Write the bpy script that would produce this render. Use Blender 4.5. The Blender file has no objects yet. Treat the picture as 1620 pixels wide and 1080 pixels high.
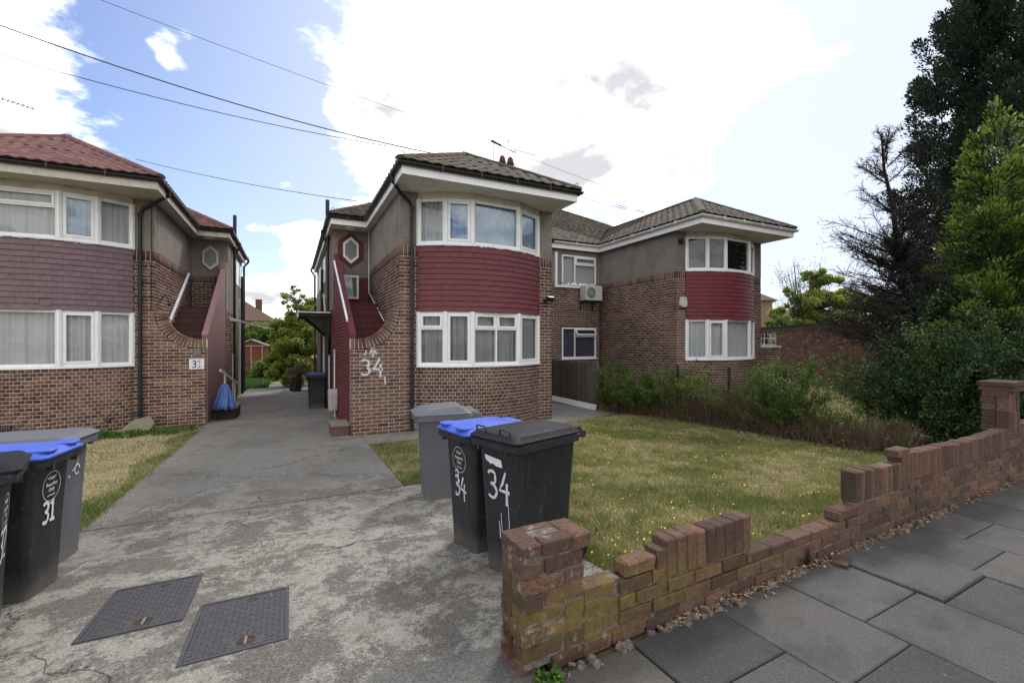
import bpy, math, random
import numpy as np
from mathutils import Vector, Matrix
random.seed(7); RNG = np.random.default_rng(11)
S = bpy.context.scene; COL = S.collection
R = math.radians; PI = math.pi
# ------------------------------------------------------------------ camera
cam = bpy.data.objects.new('camera', bpy.data.cameras.new('camera')); COL.objects.link(cam)
cam.data.sensor_width = 36.0; cam.data.lens = 712.0/1620.0*36.0
cam.data.clip_start = 0.05; cam.data.clip_end = 3000
cam.location = (0, 0, 1.5); cam.rotation_euler = (R(90), 0, -R(26.18))
S.camera = cam
S.render.resolution_x = 1024; S.render.resolution_y = 682
# ------------------------------------------------------------------ sky, sun, exposure
SUN_AZ, SUN_EL = 48.0, 47.0            # azimuth clockwise from +Y
wd = bpy.data.worlds.new('World'); S.world = wd; wd.use_nodes = True
def world():
    nt = wd.node_tree; N = nt.nodes; L = nt.links; N.clear()
    out = N.new('ShaderNodeOutputWorld'); sky = N.new('ShaderNodeTexSky'); sky.sky_type = 'NISHITA'
    sky.sun_disc = False; sky.sun_elevation = R(SUN_EL); sky.sun_rotation = R(SUN_AZ); sky.air_density = 1.0; sky.dust_density = 0.7
    sky.ozone_density = 1.5
    b1 = N.new('ShaderNodeBackground'); b1.inputs[1].default_value = 0.14
    hs = N.new('ShaderNodeHueSaturation'); hs.inputs['Saturation'].default_value = 1.05; hs.inputs['Value'].default_value = 0.77; hs.inputs['Hue'].default_value = 0.512
    L.new(sky.outputs[0], hs.inputs['Color']); L.new(hs.outputs[0], b1.inputs[0])
    tc = N.new('ShaderNodeTexCoord'); sep = N.new('ShaderNodeSeparateXYZ'); L.new(tc.outputs['Generated'], sep.inputs[0])
    def M(op, a, b=None, c=None):
        n = N.new('ShaderNodeMath'); n.operation = op
        for i, v in enumerate((a, b, c)):
            if v is None: continue
            if isinstance(v, (int, float)): n.inputs[i].default_value = v
            else: L.new(v, n.inputs[i])
        return n.outputs[0]
    den = M('ADD', M('MAXIMUM', sep.outputs[2], 0.0), 0.22)
    px = M('DIVIDE', sep.outputs[0], den); py = M('DIVIDE', sep.outputs[1], den)
    cb = N.new('ShaderNodeCombineXYZ'); L.new(px, cb.inputs[0]); L.new(py, cb.inputs[1])
    n1 = N.new('ShaderNodeTexNoise'); n1.inputs['Scale'].default_value = 2.1; n1.inputs['Detail'].default_value = 11; n1.inputs['Roughness'].default_value = 0.60
    n1.inputs['Distortion'].default_value = 0.12; L.new(cb.outputs[0], n1.inputs['Vector'])
    v = M('ADD', M('MULTIPLY', M('SUBTRACT', n1.outputs[0], .5), 1.55), .5)
    def blob(px_, py_, rad, amt, dd=None):   # a cloud (or a gap between clouds) in one direction of the sky
        nonlocal v
        r = (px_-810)/712.; d = Vector((.8974*r+.4412, -.4412*r+.8974, (540-py_)/712.)).normalized() if dd is None else dd
        vm = N.new('ShaderNodeVectorMath'); vm.operation = 'DOT_PRODUCT'
        nrm = N.new('ShaderNodeVectorMath'); nrm.operation = 'NORMALIZE'; L.new(tc.outputs['Generated'], nrm.inputs[0])
        L.new(nrm.outputs[0], vm.inputs[0]); vm.inputs[1].default_value = d
        mr = N.new('ShaderNodeMapRange'); mr.interpolation_type = 'SMOOTHSTEP'; mr.inputs[1].default_value = math.cos(rad); mr.inputs[2].default_value = math.cos(rad*0.25)
        mr.inputs[3].default_value = 0; mr.inputs[4].default_value = amt; L.new(vm.outputs['Value'], mr.inputs[0])
        v = M('ADD', v, mr.outputs[0])
    def fill_cloud(d, rad, amt):  # added cloud outside the view, put in to brighten the house fronts
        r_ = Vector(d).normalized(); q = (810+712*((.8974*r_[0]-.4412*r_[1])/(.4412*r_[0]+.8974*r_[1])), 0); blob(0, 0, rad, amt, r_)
    blob(880, 110, .60, .20); blob(500, 120, .2, .12); blob(1130, 40, .36, .11); blob(1270, 330, .45, -.16); blob(0, 100, .30, .30); blob(110, 160, .12, .12); blob(440, 440, .16, .26); blob(440,265,.07,.25); blob(290,80,.06,.3); blob(930, 250, .28, .10); blob(640, 250, .2, .10); blob(540, 400, .14, .14); blob(1500, 130, .14, .22)
    fill_cloud((-.25, -.9, .5), 1.45, .20); blob(300, 60, .33, -.22); blob(330, 250, .3, -.26); blob(1290, 260, .3, -.1); blob(1400, 60, .25, -.1); blob(560,430,.15,.12)
    mk = N.new('ShaderNodeMapRange'); mk.interpolation_type = 'SMOOTHSTEP'; mk.inputs[1].default_value = .50; mk.inputs[2].default_value = .68; L.new(v, mk.inputs[0])
    n2 = N.new('ShaderNodeTexNoise'); n2.inputs['Scale'].default_value = 2.6; n2.inputs['Detail'].default_value = 9; L.new(cb.outputs[0], n2.inputs['Vector'])
    cr = N.new('ShaderNodeValToRGB'); cr.color_ramp.elements[0].position = .20; cr.color_ramp.elements[0].color = (.31, .315, .33, 1)
    cr.color_ramp.elements[1].position = .56; cr.color_ramp.elements[1].color = (1, .99, .97, 1); sh_ = M('ADD', M('MULTIPLY', M('SUBTRACT', v, .66), -.8), n2.outputs[0]); L.new(sh_, cr.inputs[0])
    b2 = N.new('ShaderNodeBackground'); L.new(cr.outputs[0], b2.inputs[0]); b2.inputs[1].default_value = 1.36
    # thin haze towards the sun and the horizon
    vm = N.new('ShaderNodeVectorMath'); vm.operation = 'DOT_PRODUCT'; L.new(tc.outputs['Generated'], vm.inputs[0])
    vm.inputs[1].default_value = (math.sin(R(SUN_AZ+8)), math.cos(R(SUN_AZ+8)), .25)
    hz = N.new('ShaderNodeMapRange'); hz.interpolation_type = 'SMOOTHSTEP'; hz.inputs[1].default_value = .25; hz.inputs[2].default_value = .98; hz.inputs[4].default_value = .86
    L.new(vm.outputs['Value'], hz.inputs[0])
    b3 = N.new('ShaderNodeBackground'); b3.inputs[0].default_value = (.80, .87, 1, 1); b3.inputs[1].default_value = .62
    m0 = N.new('ShaderNodeMixShader'); L.new(hz.outputs[0], m0.inputs[0]); L.new(b1.outputs[0], m0.inputs[1]); L.new(b3.outputs[0], m0.inputs[2])
    m1 = N.new('ShaderNodeMixShader'); L.new(mk.outputs[0], m1.inputs[0]); L.new(m0.outputs[0], m1.inputs[1]); L.new(b2.outputs[0], m1.inputs[2])
    L.new(m1.outputs[0], out.inputs[0])
world()
sun = bpy.data.objects.new('sun', bpy.data.lights.new('sun', 'SUN')); COL.objects.link(sun)
sun.data.energy = 1.25; sun.data.angle = R(11); sun.data.color = (1, .97, .94)
sd = Vector((math.sin(R(SUN_AZ))*math.cos(R(SUN_EL)), math.cos(R(SUN_AZ))*math.cos(R(SUN_EL)), math.sin(R(SUN_EL))))
sun.rotation_euler = sd.to_track_quat('Z', 'Y').to_euler()
S.view_settings.view_transform = 'Standard'; S.view_settings.look = 'None'; S.view_settings.gamma = 1; S.view_settings.exposure = 0.85
S.view_settings.use_curve_mapping = False

# ------------------------------------------------------------------ helpers
ORG = {}
def put(o, root=None):
    COL.objects.link(o)
    if root is not None: o.parent = root; ORG[o.name] = ORG[root.name]
    return o
def thing(name, label, cat, loc=(0, 0, 0), rz=0, group=None, local=False):
    o = bpy.data.objects.new(name, None); COL.objects.link(o); o.empty_display_size = .2
    o.location = loc; o.rotation_euler = (0, 0, rz); o['label'] = label; o['category'] = cat
    if group: o['group'] = group
    ORG[o.name] = Vector((0, 0, 0)) if local else Vector(loc)
    return o
def tag(o, label=None, cat=None, group=None, kind=None):
    if label: o['label'] = label
    if cat: o['category'] = cat
    if group: o['group'] = group
    if kind: o['kind'] = kind
    return o
class MB:
    def __init__(s): s.v = []; s.f = []; s.r = []; s.ch = []
    def add(s, vs, fs, r=None):
        b = len(s.v); s.ch.append((b, len(s.f))); s.v += [tuple(p) for p in vs]; s.f += [tuple(i+b for i in f) for f in fs]
        s.r += [random.random() if r is None else r]*len(fs)
    def box(s, x0, x1, y0, y1, z0, z1, r=0.5):
        x0, x1 = sorted((x0, x1)); y0, y1 = sorted((y0, y1)); z0, z1 = sorted((z0, z1))
        s.add([(x0, y0, z0), (x1, y0, z0), (x1, y1, z0), (x0, y1, z0), (x0, y0, z1), (x1, y0, z1), (x1, y1, z1), (x0, y1, z1)],
              [(0, 3, 2, 1), (4, 5, 6, 7), (0, 1, 5, 4), (1, 2, 6, 5), (2, 3, 7, 6), (3, 0, 4, 7)], r)
    def obox(s, c, u, n, w, L, D, Hh, r=0.5):      # centre, three unit axes and sizes
        c = Vector(c); u = Vector(u)*L/2; n = Vector(n)*D/2; w = Vector(w)*Hh/2
        P = [c+a*u+b*n+e*w for e in (-1, 1) for a, b in ((-1, -1), (1, -1), (1, 1), (-1, 1))]
        s.add(P, [(0, 3, 2, 1), (4, 5, 6, 7), (0, 1, 5, 4), (1, 2, 6, 5), (2, 3, 7, 6), (3, 0, 4, 7)], r)
    def prism(s, poly, z0, z1, r=0.5):             # plan polygon extruded up
        n = len(poly); s.add([(x, y, z0) for x, y in poly]+[(x, y, z1) for x, y in poly],
              [tuple(range(n-1, -1, -1)), tuple(range(n, 2*n))]+[(i, (i+1) % n, n+(i+1) % n, n+i) for i in range(n)], r)
    def ext(s, pts, d, r=0.5):                     # 3D polygon extruded by vector d
        n = len(pts); d = Vector(d); P = [Vector(p) for p in pts]
        s.add(P+[p+d for p in P], [tuple(range(n-1, -1, -1)), tuple(range(n, 2*n))]+[(i, (i+1) % n, n+(i+1) % n, n+i) for i in range(n)], r)
    def tube(s, pts, rad, n=8, r=0.5, cap=True):
        pts = [Vector(p) for p in pts]; m = len(pts)
        rads = rad if isinstance(rad, (list, tuple)) else [rad]*m
        V = []; t0 = None
        for i, p in enumerate(pts):
            t = (pts[min(i+1, m-1)]-pts[max(i-1, 0)]).normalized()
            if t0 is None:
                a = t.orthogonal().normalized()
            else:
                a = (a-t*a.dot(t)); a = a.normalized() if a.length > 1e-6 else t.orthogonal().normalized()
            t0 = t; b = t.cross(a)
            V += [p+(a*math.cos(2*PI*k/n)+b*math.sin(2*PI*k/n))*rads[i] for k in range(n)]
        F = [(i*n+k, i*n+(k+1) % n, (i+1)*n+(k+1) % n, (i+1)*n+k) for i in range(m-1) for k in range(n)]
        if cap: F += [tuple(range(n-1, -1, -1)), tuple((m-1)*n+k for k in range(n))]
        s.add(V, F, r)
    def loft(s, rings, r=0.5, caps=(True, True)):
        n = len(rings[0]); m = len(rings); V = [p for q in rings for p in q]
        F = [(i*n+k, i*n+(k+1) % n, (i+1)*n+(k+1) % n, (i+1)*n+k) for i in range(m-1) for k in range(n)]
        if caps[0]: F.append(tuple(range(n-1, -1, -1)))
        if caps[1]: F.append(tuple((m-1)*n+k for k in range(n)))
        s.add(V, F, r)
    def each(s, name, mat, root=None, smooth=False, **kw):      # every added piece its own object
        ch = s.ch+[(len(s.v), len(s.f))]
        for (v0, f0), (v1, f1) in zip(ch, ch[1:]):
            q = MB(); q.v = s.v[v0:v1]; q.f = [tuple(i-v0 for i in f) for f in s.f[f0:f1]]; q.r = s.r[f0:f1]; o = q.build(name, mat, root, smooth, **kw)
        return o
    def mesh(s, name, mat, off=(0, 0, 0), smooth=False):
        me = bpy.data.meshes.new(name); off = Vector(off)
        me.from_pydata([(p[0]-off[0], p[1]-off[1], p[2]-off[2]) for p in s.v], [], s.f)
        a = me.attributes.new('rnd', 'FLOAT', 'FACE'); a.data.foreach_set('value', np.array(s.r, dtype=np.float32))
        if smooth: me.polygons.foreach_set('use_smooth', [True]*len(me.polygons))
        if smooth and smooth is not True: me.set_sharp_from_angle(angle=R(smooth))
        me.materials.append(mat); me.update(); return me
    def build(s, name, mat, root=None, smooth=False, **kw):
        off = ORG[root.name] if root is not None else (0, 0, 0)
        o = bpy.data.objects.new(name, s.mesh(name, mat, off, smooth)); put(o, root)
        if root is None: ORG[o.name] = Vector((0, 0, 0))
        tag(o, **kw); return o
def npmesh(name, V, F, mat, rnd=None, root=None, off=(0, 0, 0), **kw):   # V (n,3) F (m,k)
    me = bpy.data.meshes.new(name); V = np.asarray(V, dtype=np.float32)-np.array(off, dtype=np.float32); F = np.asarray(F, dtype=np.int32)
    k = F.shape[1]; me.vertices.add(len(V)); me.vertices.foreach_set('co', V.ravel())
    me.loops.add(F.size); me.loops.foreach_set('vertex_index', F.ravel())
    me.polygons.add(len(F)); me.polygons.foreach_set('loop_start', np.arange(0, F.size, k, dtype=np.int32))
    me.update(calc_edges=True)
    if rnd is not None:
        a = me.attributes.new('rnd', 'FLOAT', 'FACE'); a.data.foreach_set('value', np.asarray(rnd, dtype=np.float32))
    me.materials.append(mat)
    o = bpy.data.objects.new(name, me); put(o, root)
    if root is None: ORG[o.name] = Vector((0, 0, 0))
    tag(o, **kw); return o
CUBE_V = np.array([(-.5, -.5, -.5), (.5, -.5, -.5), (.5, .5, -.5), (-.5, .5, -.5), (-.5, -.5, .5), (.5, -.5, .5), (.5, .5, .5), (-.5, .5, .5)])
CUBE_F = np.array([(0, 3, 2, 1), (4, 5, 6, 7), (0, 1, 5, 4), (1, 2, 6, 5), (2, 3, 7, 6), (3, 0, 4, 7)])
class Pieces:          # alike pieces: the nearest ones single objects, the rest one mesh
    def __init__(s, V=CUBE_V, F=CUBE_F): s.V = np.asarray(V, float); s.F = np.asarray(F); s.m = []
    def put(s, c, u, n, w, L=1, D=1, Hh=1):
        c = Vector(c); u = Vector(u)*L; n = Vector(n)*D; w = Vector(w)*Hh
        s.m.append((c, u, n, w))
    def emit(s, name, rest, mat, root, limit=300, smooth=False, label=None):
        if not s.m: return
        off = ORG[root.name]
        s.m.sort(key=lambda a: (a[0]-Vector((0, 0, 1.5))).length)
        me = None
        for c, u, n, w in s.m[:limit]:
            if me is None:
                me = bpy.data.meshes.new(name); me.from_pydata([tuple(p) for p in s.V], [], [tuple(int(i) for i in f) for f in s.F]); me.materials.append(mat)
                if smooth: me.polygons.foreach_set('use_smooth', [True]*len(me.polygons))
            o = bpy.data.objects.new(name, me); COL.objects.link(o); o.parent = root; p = c-off
            o.matrix_local = Matrix(((u[0], n[0], w[0], p[0]), (u[1], n[1], w[1], p[1]), (u[2], n[2], w[2], p[2]), (0, 0, 0, 1)))
            if label: o['label'] = label
        rs = s.m[limit:]
        if rs:
            nv = len(s.V); V = np.concatenate([s.V@np.array([u, n, w])+np.array(c) for c, u, n, w in rs])
            F = np.concatenate([s.F+i*nv for i in range(len(rs))])
            npmesh(rest, V, F, mat, np.repeat(RNG.random(len(rs)), len(s.F)), root, off, kind='stuff')

# ------------------------------------------------------------------ materials
def mat(name, fn, rough=.85, spec=.3):
    m = bpy.data.materials.new(name); m.use_nodes = True; nt = m.node_tree; b = nt.nodes['Principled BSDF']
    b.inputs['Roughness'].default_value = rough; b.inputs['Specular IOR Level'].default_value = spec
    k = NK(nt, b); fn(k); return m
class NK:
    def __init__(s, nt, b): s.nt = nt; s.b = b; s.N = nt.nodes; s.L = nt.links
    def pos(s, obj=False):
        if obj: return s.N.new('ShaderNodeTexCoord').outputs['Object']
        return s.N.new('ShaderNodeNewGeometry').outputs['Position']
    def sc(s, v, xyz):
        m = s.N.new('ShaderNodeMapping'); s.L.new(v, m.inputs[0]); m.inputs['Scale'].default_value = xyz; return m.outputs[0]
    def noise(s, scale, detail=4, rough=.55, v=None, dist=0):
        n = s.N.new('ShaderNodeTexNoise'); n.inputs['Scale'].default_value = scale; n.inputs['Detail'].default_value = detail
        n.inputs['Roughness'].default_value = rough; n.inputs['Distortion'].default_value = dist
        s.L.new(v if v is not None else s.pos(), n.inputs['Vector']); return n.outputs[0]
    def voro(s, scale, feature='F1', v=None, rnd=1):
        n = s.N.new('ShaderNodeTexVoronoi'); n.feature = feature; n.inputs['Scale'].default_value = scale; n.inputs['Randomness'].default_value = rnd
        s.L.new(v if v is not None else s.pos(), n.inputs['Vector']); return n.outputs['Distance']
    def ramp(s, f, stops, const=False):
        n = s.N.new('ShaderNodeValToRGB'); e = n.color_ramp.elements; s.L.new(f, n.inputs[0])
        if const: n.color_ramp.interpolation = 'CONSTANT'
        while len(e) < len(stops): e.new(.5)
        for i, (p, c) in enumerate(stops):
            e[i].position = p; e[i].color = (*c, 1) if not isinstance(c, (int, float)) else (c, c, c, 1)
        return n.outputs[0]
    def mix(s, f, a, b, mode='MIX'):
        n = s.N.new('ShaderNodeMix'); n.data_type = 'RGBA'; n.blend_type = mode
        for i, v in ((0, f), (6, a), (7, b)):
            if isinstance(v, (int, float)): n.inputs[i].default_value = v if i == 0 else (v, v, v, 1)
            elif isinstance(v, tuple): n.inputs[i].default_value = (*v, 1)
            else: s.L.new(v, n.inputs[i])
        return n.outputs[2]
    def math(s, op, a, b=0.0, c=0.0, clamp=False):
        n = s.N.new('ShaderNodeMath'); n.operation = op; n.use_clamp = clamp
        for i, v in enumerate((a, b, c)):
            if isinstance(v, (int, float)): n.inputs[i].default_value = v
            else: s.L.new(v, n.inputs[i])
        return n.outputs[0]
    def step(s, v, a, b, to=(0, 1)):
        n = s.N.new('ShaderNodeMapRange'); n.interpolation_type = 'SMOOTHSTEP'; s.L.new(v, n.inputs[0])
        n.inputs[1].default_value = a; n.inputs[2].default_value = b; n.inputs[3].default_value = to[0]; n.inputs[4].default_value = to[1]; return n.outputs[0]
    def xyz(s, v=None):
        n = s.N.new('ShaderNodeSeparateXYZ'); s.L.new(v if v is not None else s.pos(), n.inputs[0]); return n.outputs
    def rnd(s):
        a = s.N.new('ShaderNodeAttribute'); a.attribute_name = 'rnd'; o = s.N.new('ShaderNodeObjectInfo')
        return s.math('FRACT', s.math('ADD', a.outputs['Fac'], o.outputs['Random']))
    def attr(s, n='rnd'):
        a = s.N.new('ShaderNodeAttribute'); a.attribute_name = n; return a.outputs['Fac']
    def col(s, c):
        if isinstance(c, tuple): s.b.inputs['Base Color'].default_value = (*c, 1)
        else: s.L.new(c, s.b.inputs['Base Color'])
    def bump(s, h, st=.3, d=.01):
        n = s.N.new('ShaderNodeBump'); n.inputs['Strength'].default_value = st; n.inputs['Distance'].default_value = d
        s.L.new(h, n.inputs['Height']); s.L.new(n.outputs[0], s.b.inputs['Normal'])
    def rough(s, v): s.L.new(v, s.b.inputs['Roughness'])
def brickmat(name, stops, grime=.35, patch=None):
    def f(k):
        c = k.ramp(k.rnd(), stops); g = k.noise(34, 6, .75)
        c = k.mix(k.step(g, .42, .62, (0, .5)), c, (.045, .03, .028)); n2 = k.noise(1.3, 4)
        c = k.mix(k.step(n2, .42, .7, (0, grime)), c, patch or (.30, .23, .17))
        k.col(c); k.bump(g, .5, .004)
    return mat(name, f, .9, .2)
BR = [(0, (.065, .036, .033)), (.25, (.115, .058, .048)), (.5, (.155, .086, .068)), (.75, (.20, .122, .088)), (1, (.095, .050, .047))]
M_brick = brickmat('house_brick', BR, .25)
M_brick2 = brickmat('house_brick_left', [(0, (.075, .04, .038)), (.3, (.14, .066, .054)), (.6, (.20, .11, .08)), (.85, (.25, .155, .105)), (1, (.10, .052, .048))], .2)
M_bandbrick = M_brick
def lichen(k):
    c = k.ramp(k.rnd(), [(0, (.078, .048, .040)), (.4, (.128, .072, .054)), (.8, (.165, .092, .064)), (1, (.22, .115, .075))])
    g = k.noise(45, 7, .8); c = k.mix(k.step(g, .44, .60, (0, .65)), c, (.045, .034, .032))
    x = k.xyz(); n = k.noise(7, 5, .6)
    low = k.math('MULTIPLY', k.step(x[2], .42, .26), k.step(x[0], 3.3, 1.2, (.0, 1)))
    low = k.math('MULTIPLY', low, k.step(x[2], .01, .09))
    low = k.math('MULTIPLY', low, k.step(n, .30, .52)); low = k.math('MULTIPLY', low, k.step(k.rnd(), .12, .3, (.35, 1)))
    low = k.math('MULTIPLY', low, k.step(k.noise(26, 7, .8), .40, .56, (.35, 1))); c = k.mix(k.math('MULTIPLY', low, .8), c, k.mix(k.noise(14, 4), (.13, .095, .025), (.22, .165, .03)))
    mo = k.math('MULTIPLY', k.step(k.noise(9, 6, .65), .5, .66), .5); c = k.mix(mo, c, (.085, .075, .038))
    n3 = k.noise(14, 5, .7); dust = k.math('MULTIPLY', k.step(n3, .56, .7), k.step(x[0], 1.9, .9, (.15, .7)))
    c = k.mix(dust, c, (.38, .33, .29)); k.col(c); k.bump(k.noise(60, 6, .7), .8, .006)
M_gbrick = mat('garden_wall_brick', lichen, .93, .15)
def mort(k):
    k.col(k.mix(k.step(k.noise(60, 4), .35, .7), (.72, .60, .51), (.52, .42, .35))); k.bump(k.noise(150, 3), .4, .003)
M_mortar = mat('mortar', mort, .95, .1)
def mort2(k): k.col(k.mix(k.step(k.noise(25, 5), .35, .65), (.21, .185, .155), (.10, .08, .068))); k.bump(k.noise(90, 5), .9, .006)
M_gmortar = mat('old_mortar', mort2, .95, .1)
def rc(k, base=(.42, .37, .32), dk=(.22, .19, .17)):
    v = k.voro(75); n = k.noise(2.0, 5); c = k.mix(k.step(v, .2, .62), base, dk)
    c = k.mix(k.step(n, .4, .75, (0, .35)), c, (.10, .085, .07)); k.col(c); k.bump(v, 1.0, -.012)
M_rough = mat('pebbledash', rc, .95, .1)
M_rough2 = mat('pebbledash_dark', lambda k: rc(k, (.36, .32, .285), (.19, .165, .15)), .95, .1)
def paint(name, c, var=.25, rough=.6):
    def f(k):
        n = k.noise(9, 5, .6); d = tuple(x*.55 for x in c); l = tuple(min(1, x*1.25+.01) for x in c)
        cc = k.ramp(k.rnd(), [(0, tuple(x*.92 for x in c)), (1, tuple(x*1.08 for x in c))]); cc = k.mix(k.step(n, .45, .75, (0, var*2)), cc, d)
        k.col(cc); k.bump(k.noise(70, 4), .35, .003)
    return mat(name, f, rough, .35)
M_redtile = paint('red_painted_tile', (.145, .036, .046)); M_redtile2 = paint('red_painted_tile_right', (.15, .022, .028))
M_mauvetile = paint('mauve_painted_tile', (.17, .108, .120)); M_redwall = paint('red_masonry_paint', (.13, .026, .032), .4)
M_redstep = paint('red_step_paint', (.12, .024, .028), .3); M_mauvewall = paint('brown_masonry_paint', (.21, .115, .115), .3)
M_brownstep = paint('brown_step_paint', (.10, .042, .038), .3)
def rt(k):
    c = k.ramp(k.rnd(), [(0, (.048, .038, .031)), (.5, (.070, .055, .044)), (1, (.095, .076, .058))]); n = k.noise(6, 6, .7)
    c = k.mix(k.step(n, .52, .72, (0, .6)), c, (.17, .155, .11)); c = k.mix(k.step(k.noise(30, 5, .7), .5, .75, (0, .7)), c, (.035, .028, .024))
    c = k.mix(k.step(k.noise(.9, 4), .55, .7, (0, .35)), c, (.13, .10, .04))
    k.col(c); k.bump(k.noise(60, 5), .5, .006)
M_roof = mat('brown_roof_tile', rt, .9, .2)
def rt2(k):
    c = k.ramp(k.rnd(), [(0, (.105, .050, .046)), (.5, (.145, .064, .055)), (1, (.18, .082, .068))])
    c = k.mix(k.step(k.noise(12, 6, .7), .5, .75, (0, .5)), c, (.08, .045, .042)); k.col(c); k.bump(k.noise(60, 5), .4, .005)
M_roof2 = mat('red_roof_tile', rt2, .8, .3)
def plain(name, c, rough=.5, spec=.4, dirt=.15, sc=6, metal=0, dc=(.12, .10, .08)):
    def f(k):
        cc = k.mix(k.step(k.noise(sc, 5, .6), .45, .75, (0, dirt)), c, dc); k.col(cc); k.b.inputs['Metallic'].default_value = metal
    return mat(name, f, rough, spec)
M_upvc = plain('white_upvc', (.80, .80, .80), .35, .5, .10); M_fascia = plain('white_fascia', (.80, .80, .80), .4, .4, .1)
M_cream = plain('cream_trim', (.55, .51, .43), .6, .3, .4); M_soffit = plain('grey_soffit_paint', (.72, .70, .66), .7, .2, .3, 3)
M_blackpl = plain('black_plastic_gutter', (.012, .012, .014), .45, .4, .1); M_greygut = plain('white_gutter_plastic', (.62, .62, .61), .4, .4, .35)
M_leadgrey = plain('lead_flashing', (.16, .16, .17), .7, .3, .3); M_white = plain('white_paint', (.72, .73, .76), .6, .3, .1)
M_plate = plain('white_number_plate', (.72, .72, .75), .6, .3, .15); M_plategrey = plain('faded_numeral_paint', (.48, .48, .54), .6, .3, .1)
M_wood = None
def wd_(name, a, b, axis=2):
    def f(k):
        s = [14, 14, 14]; s[axis] = .9; n = k.noise(6, 6, .7, k.sc(k.pos(), tuple(s))); c = k.mix(k.step(n, .3, .7), a, b)
        c = k.mix(k.step(k.rnd(), 0, 1, (0, .45)), c, tuple(x*.5 for x in b)); k.col(c); k.bump(n, .5, .004)
    return mat(name, f, .9, .2)
M_fence = wd_('weathered_fence_wood', (.21, .185, .165), (.10, .088, .079)); M_shed = wd_('red_brown_shed_wood', (.24, .085, .055), (.13, .05, .035), 0)
M_bark = wd_('bark', (.065, .048, .038), (.025, .019, .016)); M_dead = wd_('dead_bark', (.045, .034, .032), (.018, .014, .014))
M_darkwood = plain('dark_stained_wood', (.018, .014, .014), .7, .3, .2)
M_rust = plain('rusty_iron', (.09, .035, .025), .8, .2, .4)
def glassm(name, ior=2.0, tint=(.9, .9, .9)):
    m = bpy.data.materials.new(name); m.use_nodes = True; nt = m.node_tree; N = nt.nodes; L = nt.links; N.remove(N['Principled BSDF'])
    g = N.new('ShaderNodeBsdfGlossy'); g.inputs['Roughness'].default_value = .015; t = N.new('ShaderNodeBsdfTransparent'); t.inputs[0].default_value = (*tint, 1)
    f = N.new('ShaderNodeFresnel'); f.inputs[0].default_value = ior; n = N.new('ShaderNodeTexNoise'); n.inputs['Scale'].default_value = 2.2; b = N.new('ShaderNodeBump')
    b.inputs['Strength'].default_value = .06; b.inputs['Distance'].default_value = .05; L.new(N.new('ShaderNodeNewGeometry').outputs['Position'], n.inputs['Vector'])
    L.new(n.outputs[0], b.inputs['Height']); L.new(b.outputs[0], g.inputs['Normal'])
    x = N.new('ShaderNodeMixShader'); mm = N.new('ShaderNodeMath'); mm.operation = 'MULTIPLY'; ge = N.new('ShaderNodeNewGeometry'); iv = N.new('ShaderNodeMath'); iv.operation = 'SUBTRACT'; iv.inputs[0].default_value = 1
    L.new(ge.outputs['Backfacing'], iv.inputs[1]); L.new(f.outputs[0], mm.inputs[0]); L.new(iv.outputs[0], mm.inputs[1]); L.new(mm.outputs[0], x.inputs[0]); L.new(t.outputs[0], x.inputs[1]); L.new(g.outputs[0], x.inputs[2]); L.new(x.outputs[0], N['Material Output'].inputs[0]); return m
M_glass = glassm('window_glass', 2.0); M_glass2 = glassm('upper_window_glass', 3.0, (.8, .85, .9)); M_glass0 = glassm('clear_glass', 1.5)
M_frost = plain('frosted_glass', (.16, .17, .17), .25, .6, .2)
M_net = plain('net_curtain', (.52, .54, .54), .9, .1, .1); M_net2 = plain('grey_green_curtain', (.33, .345, .345), .9, .1, .2); M_netw = plain('white_net_curtain', (.62, .64, .65), .9, .1, .1)
M_blind = plain('pale_blind', (.55, .57, .57), .8, .2, .1); M_bluecloth = plain('dark_blue_blind', (.10, .10, .15), .9, .1, .2)
M_dark = plain('room_shade', (.02, .02, .02), .9, .1, 0)  # near-black colour holds the shade of the unlit rooms
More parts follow.
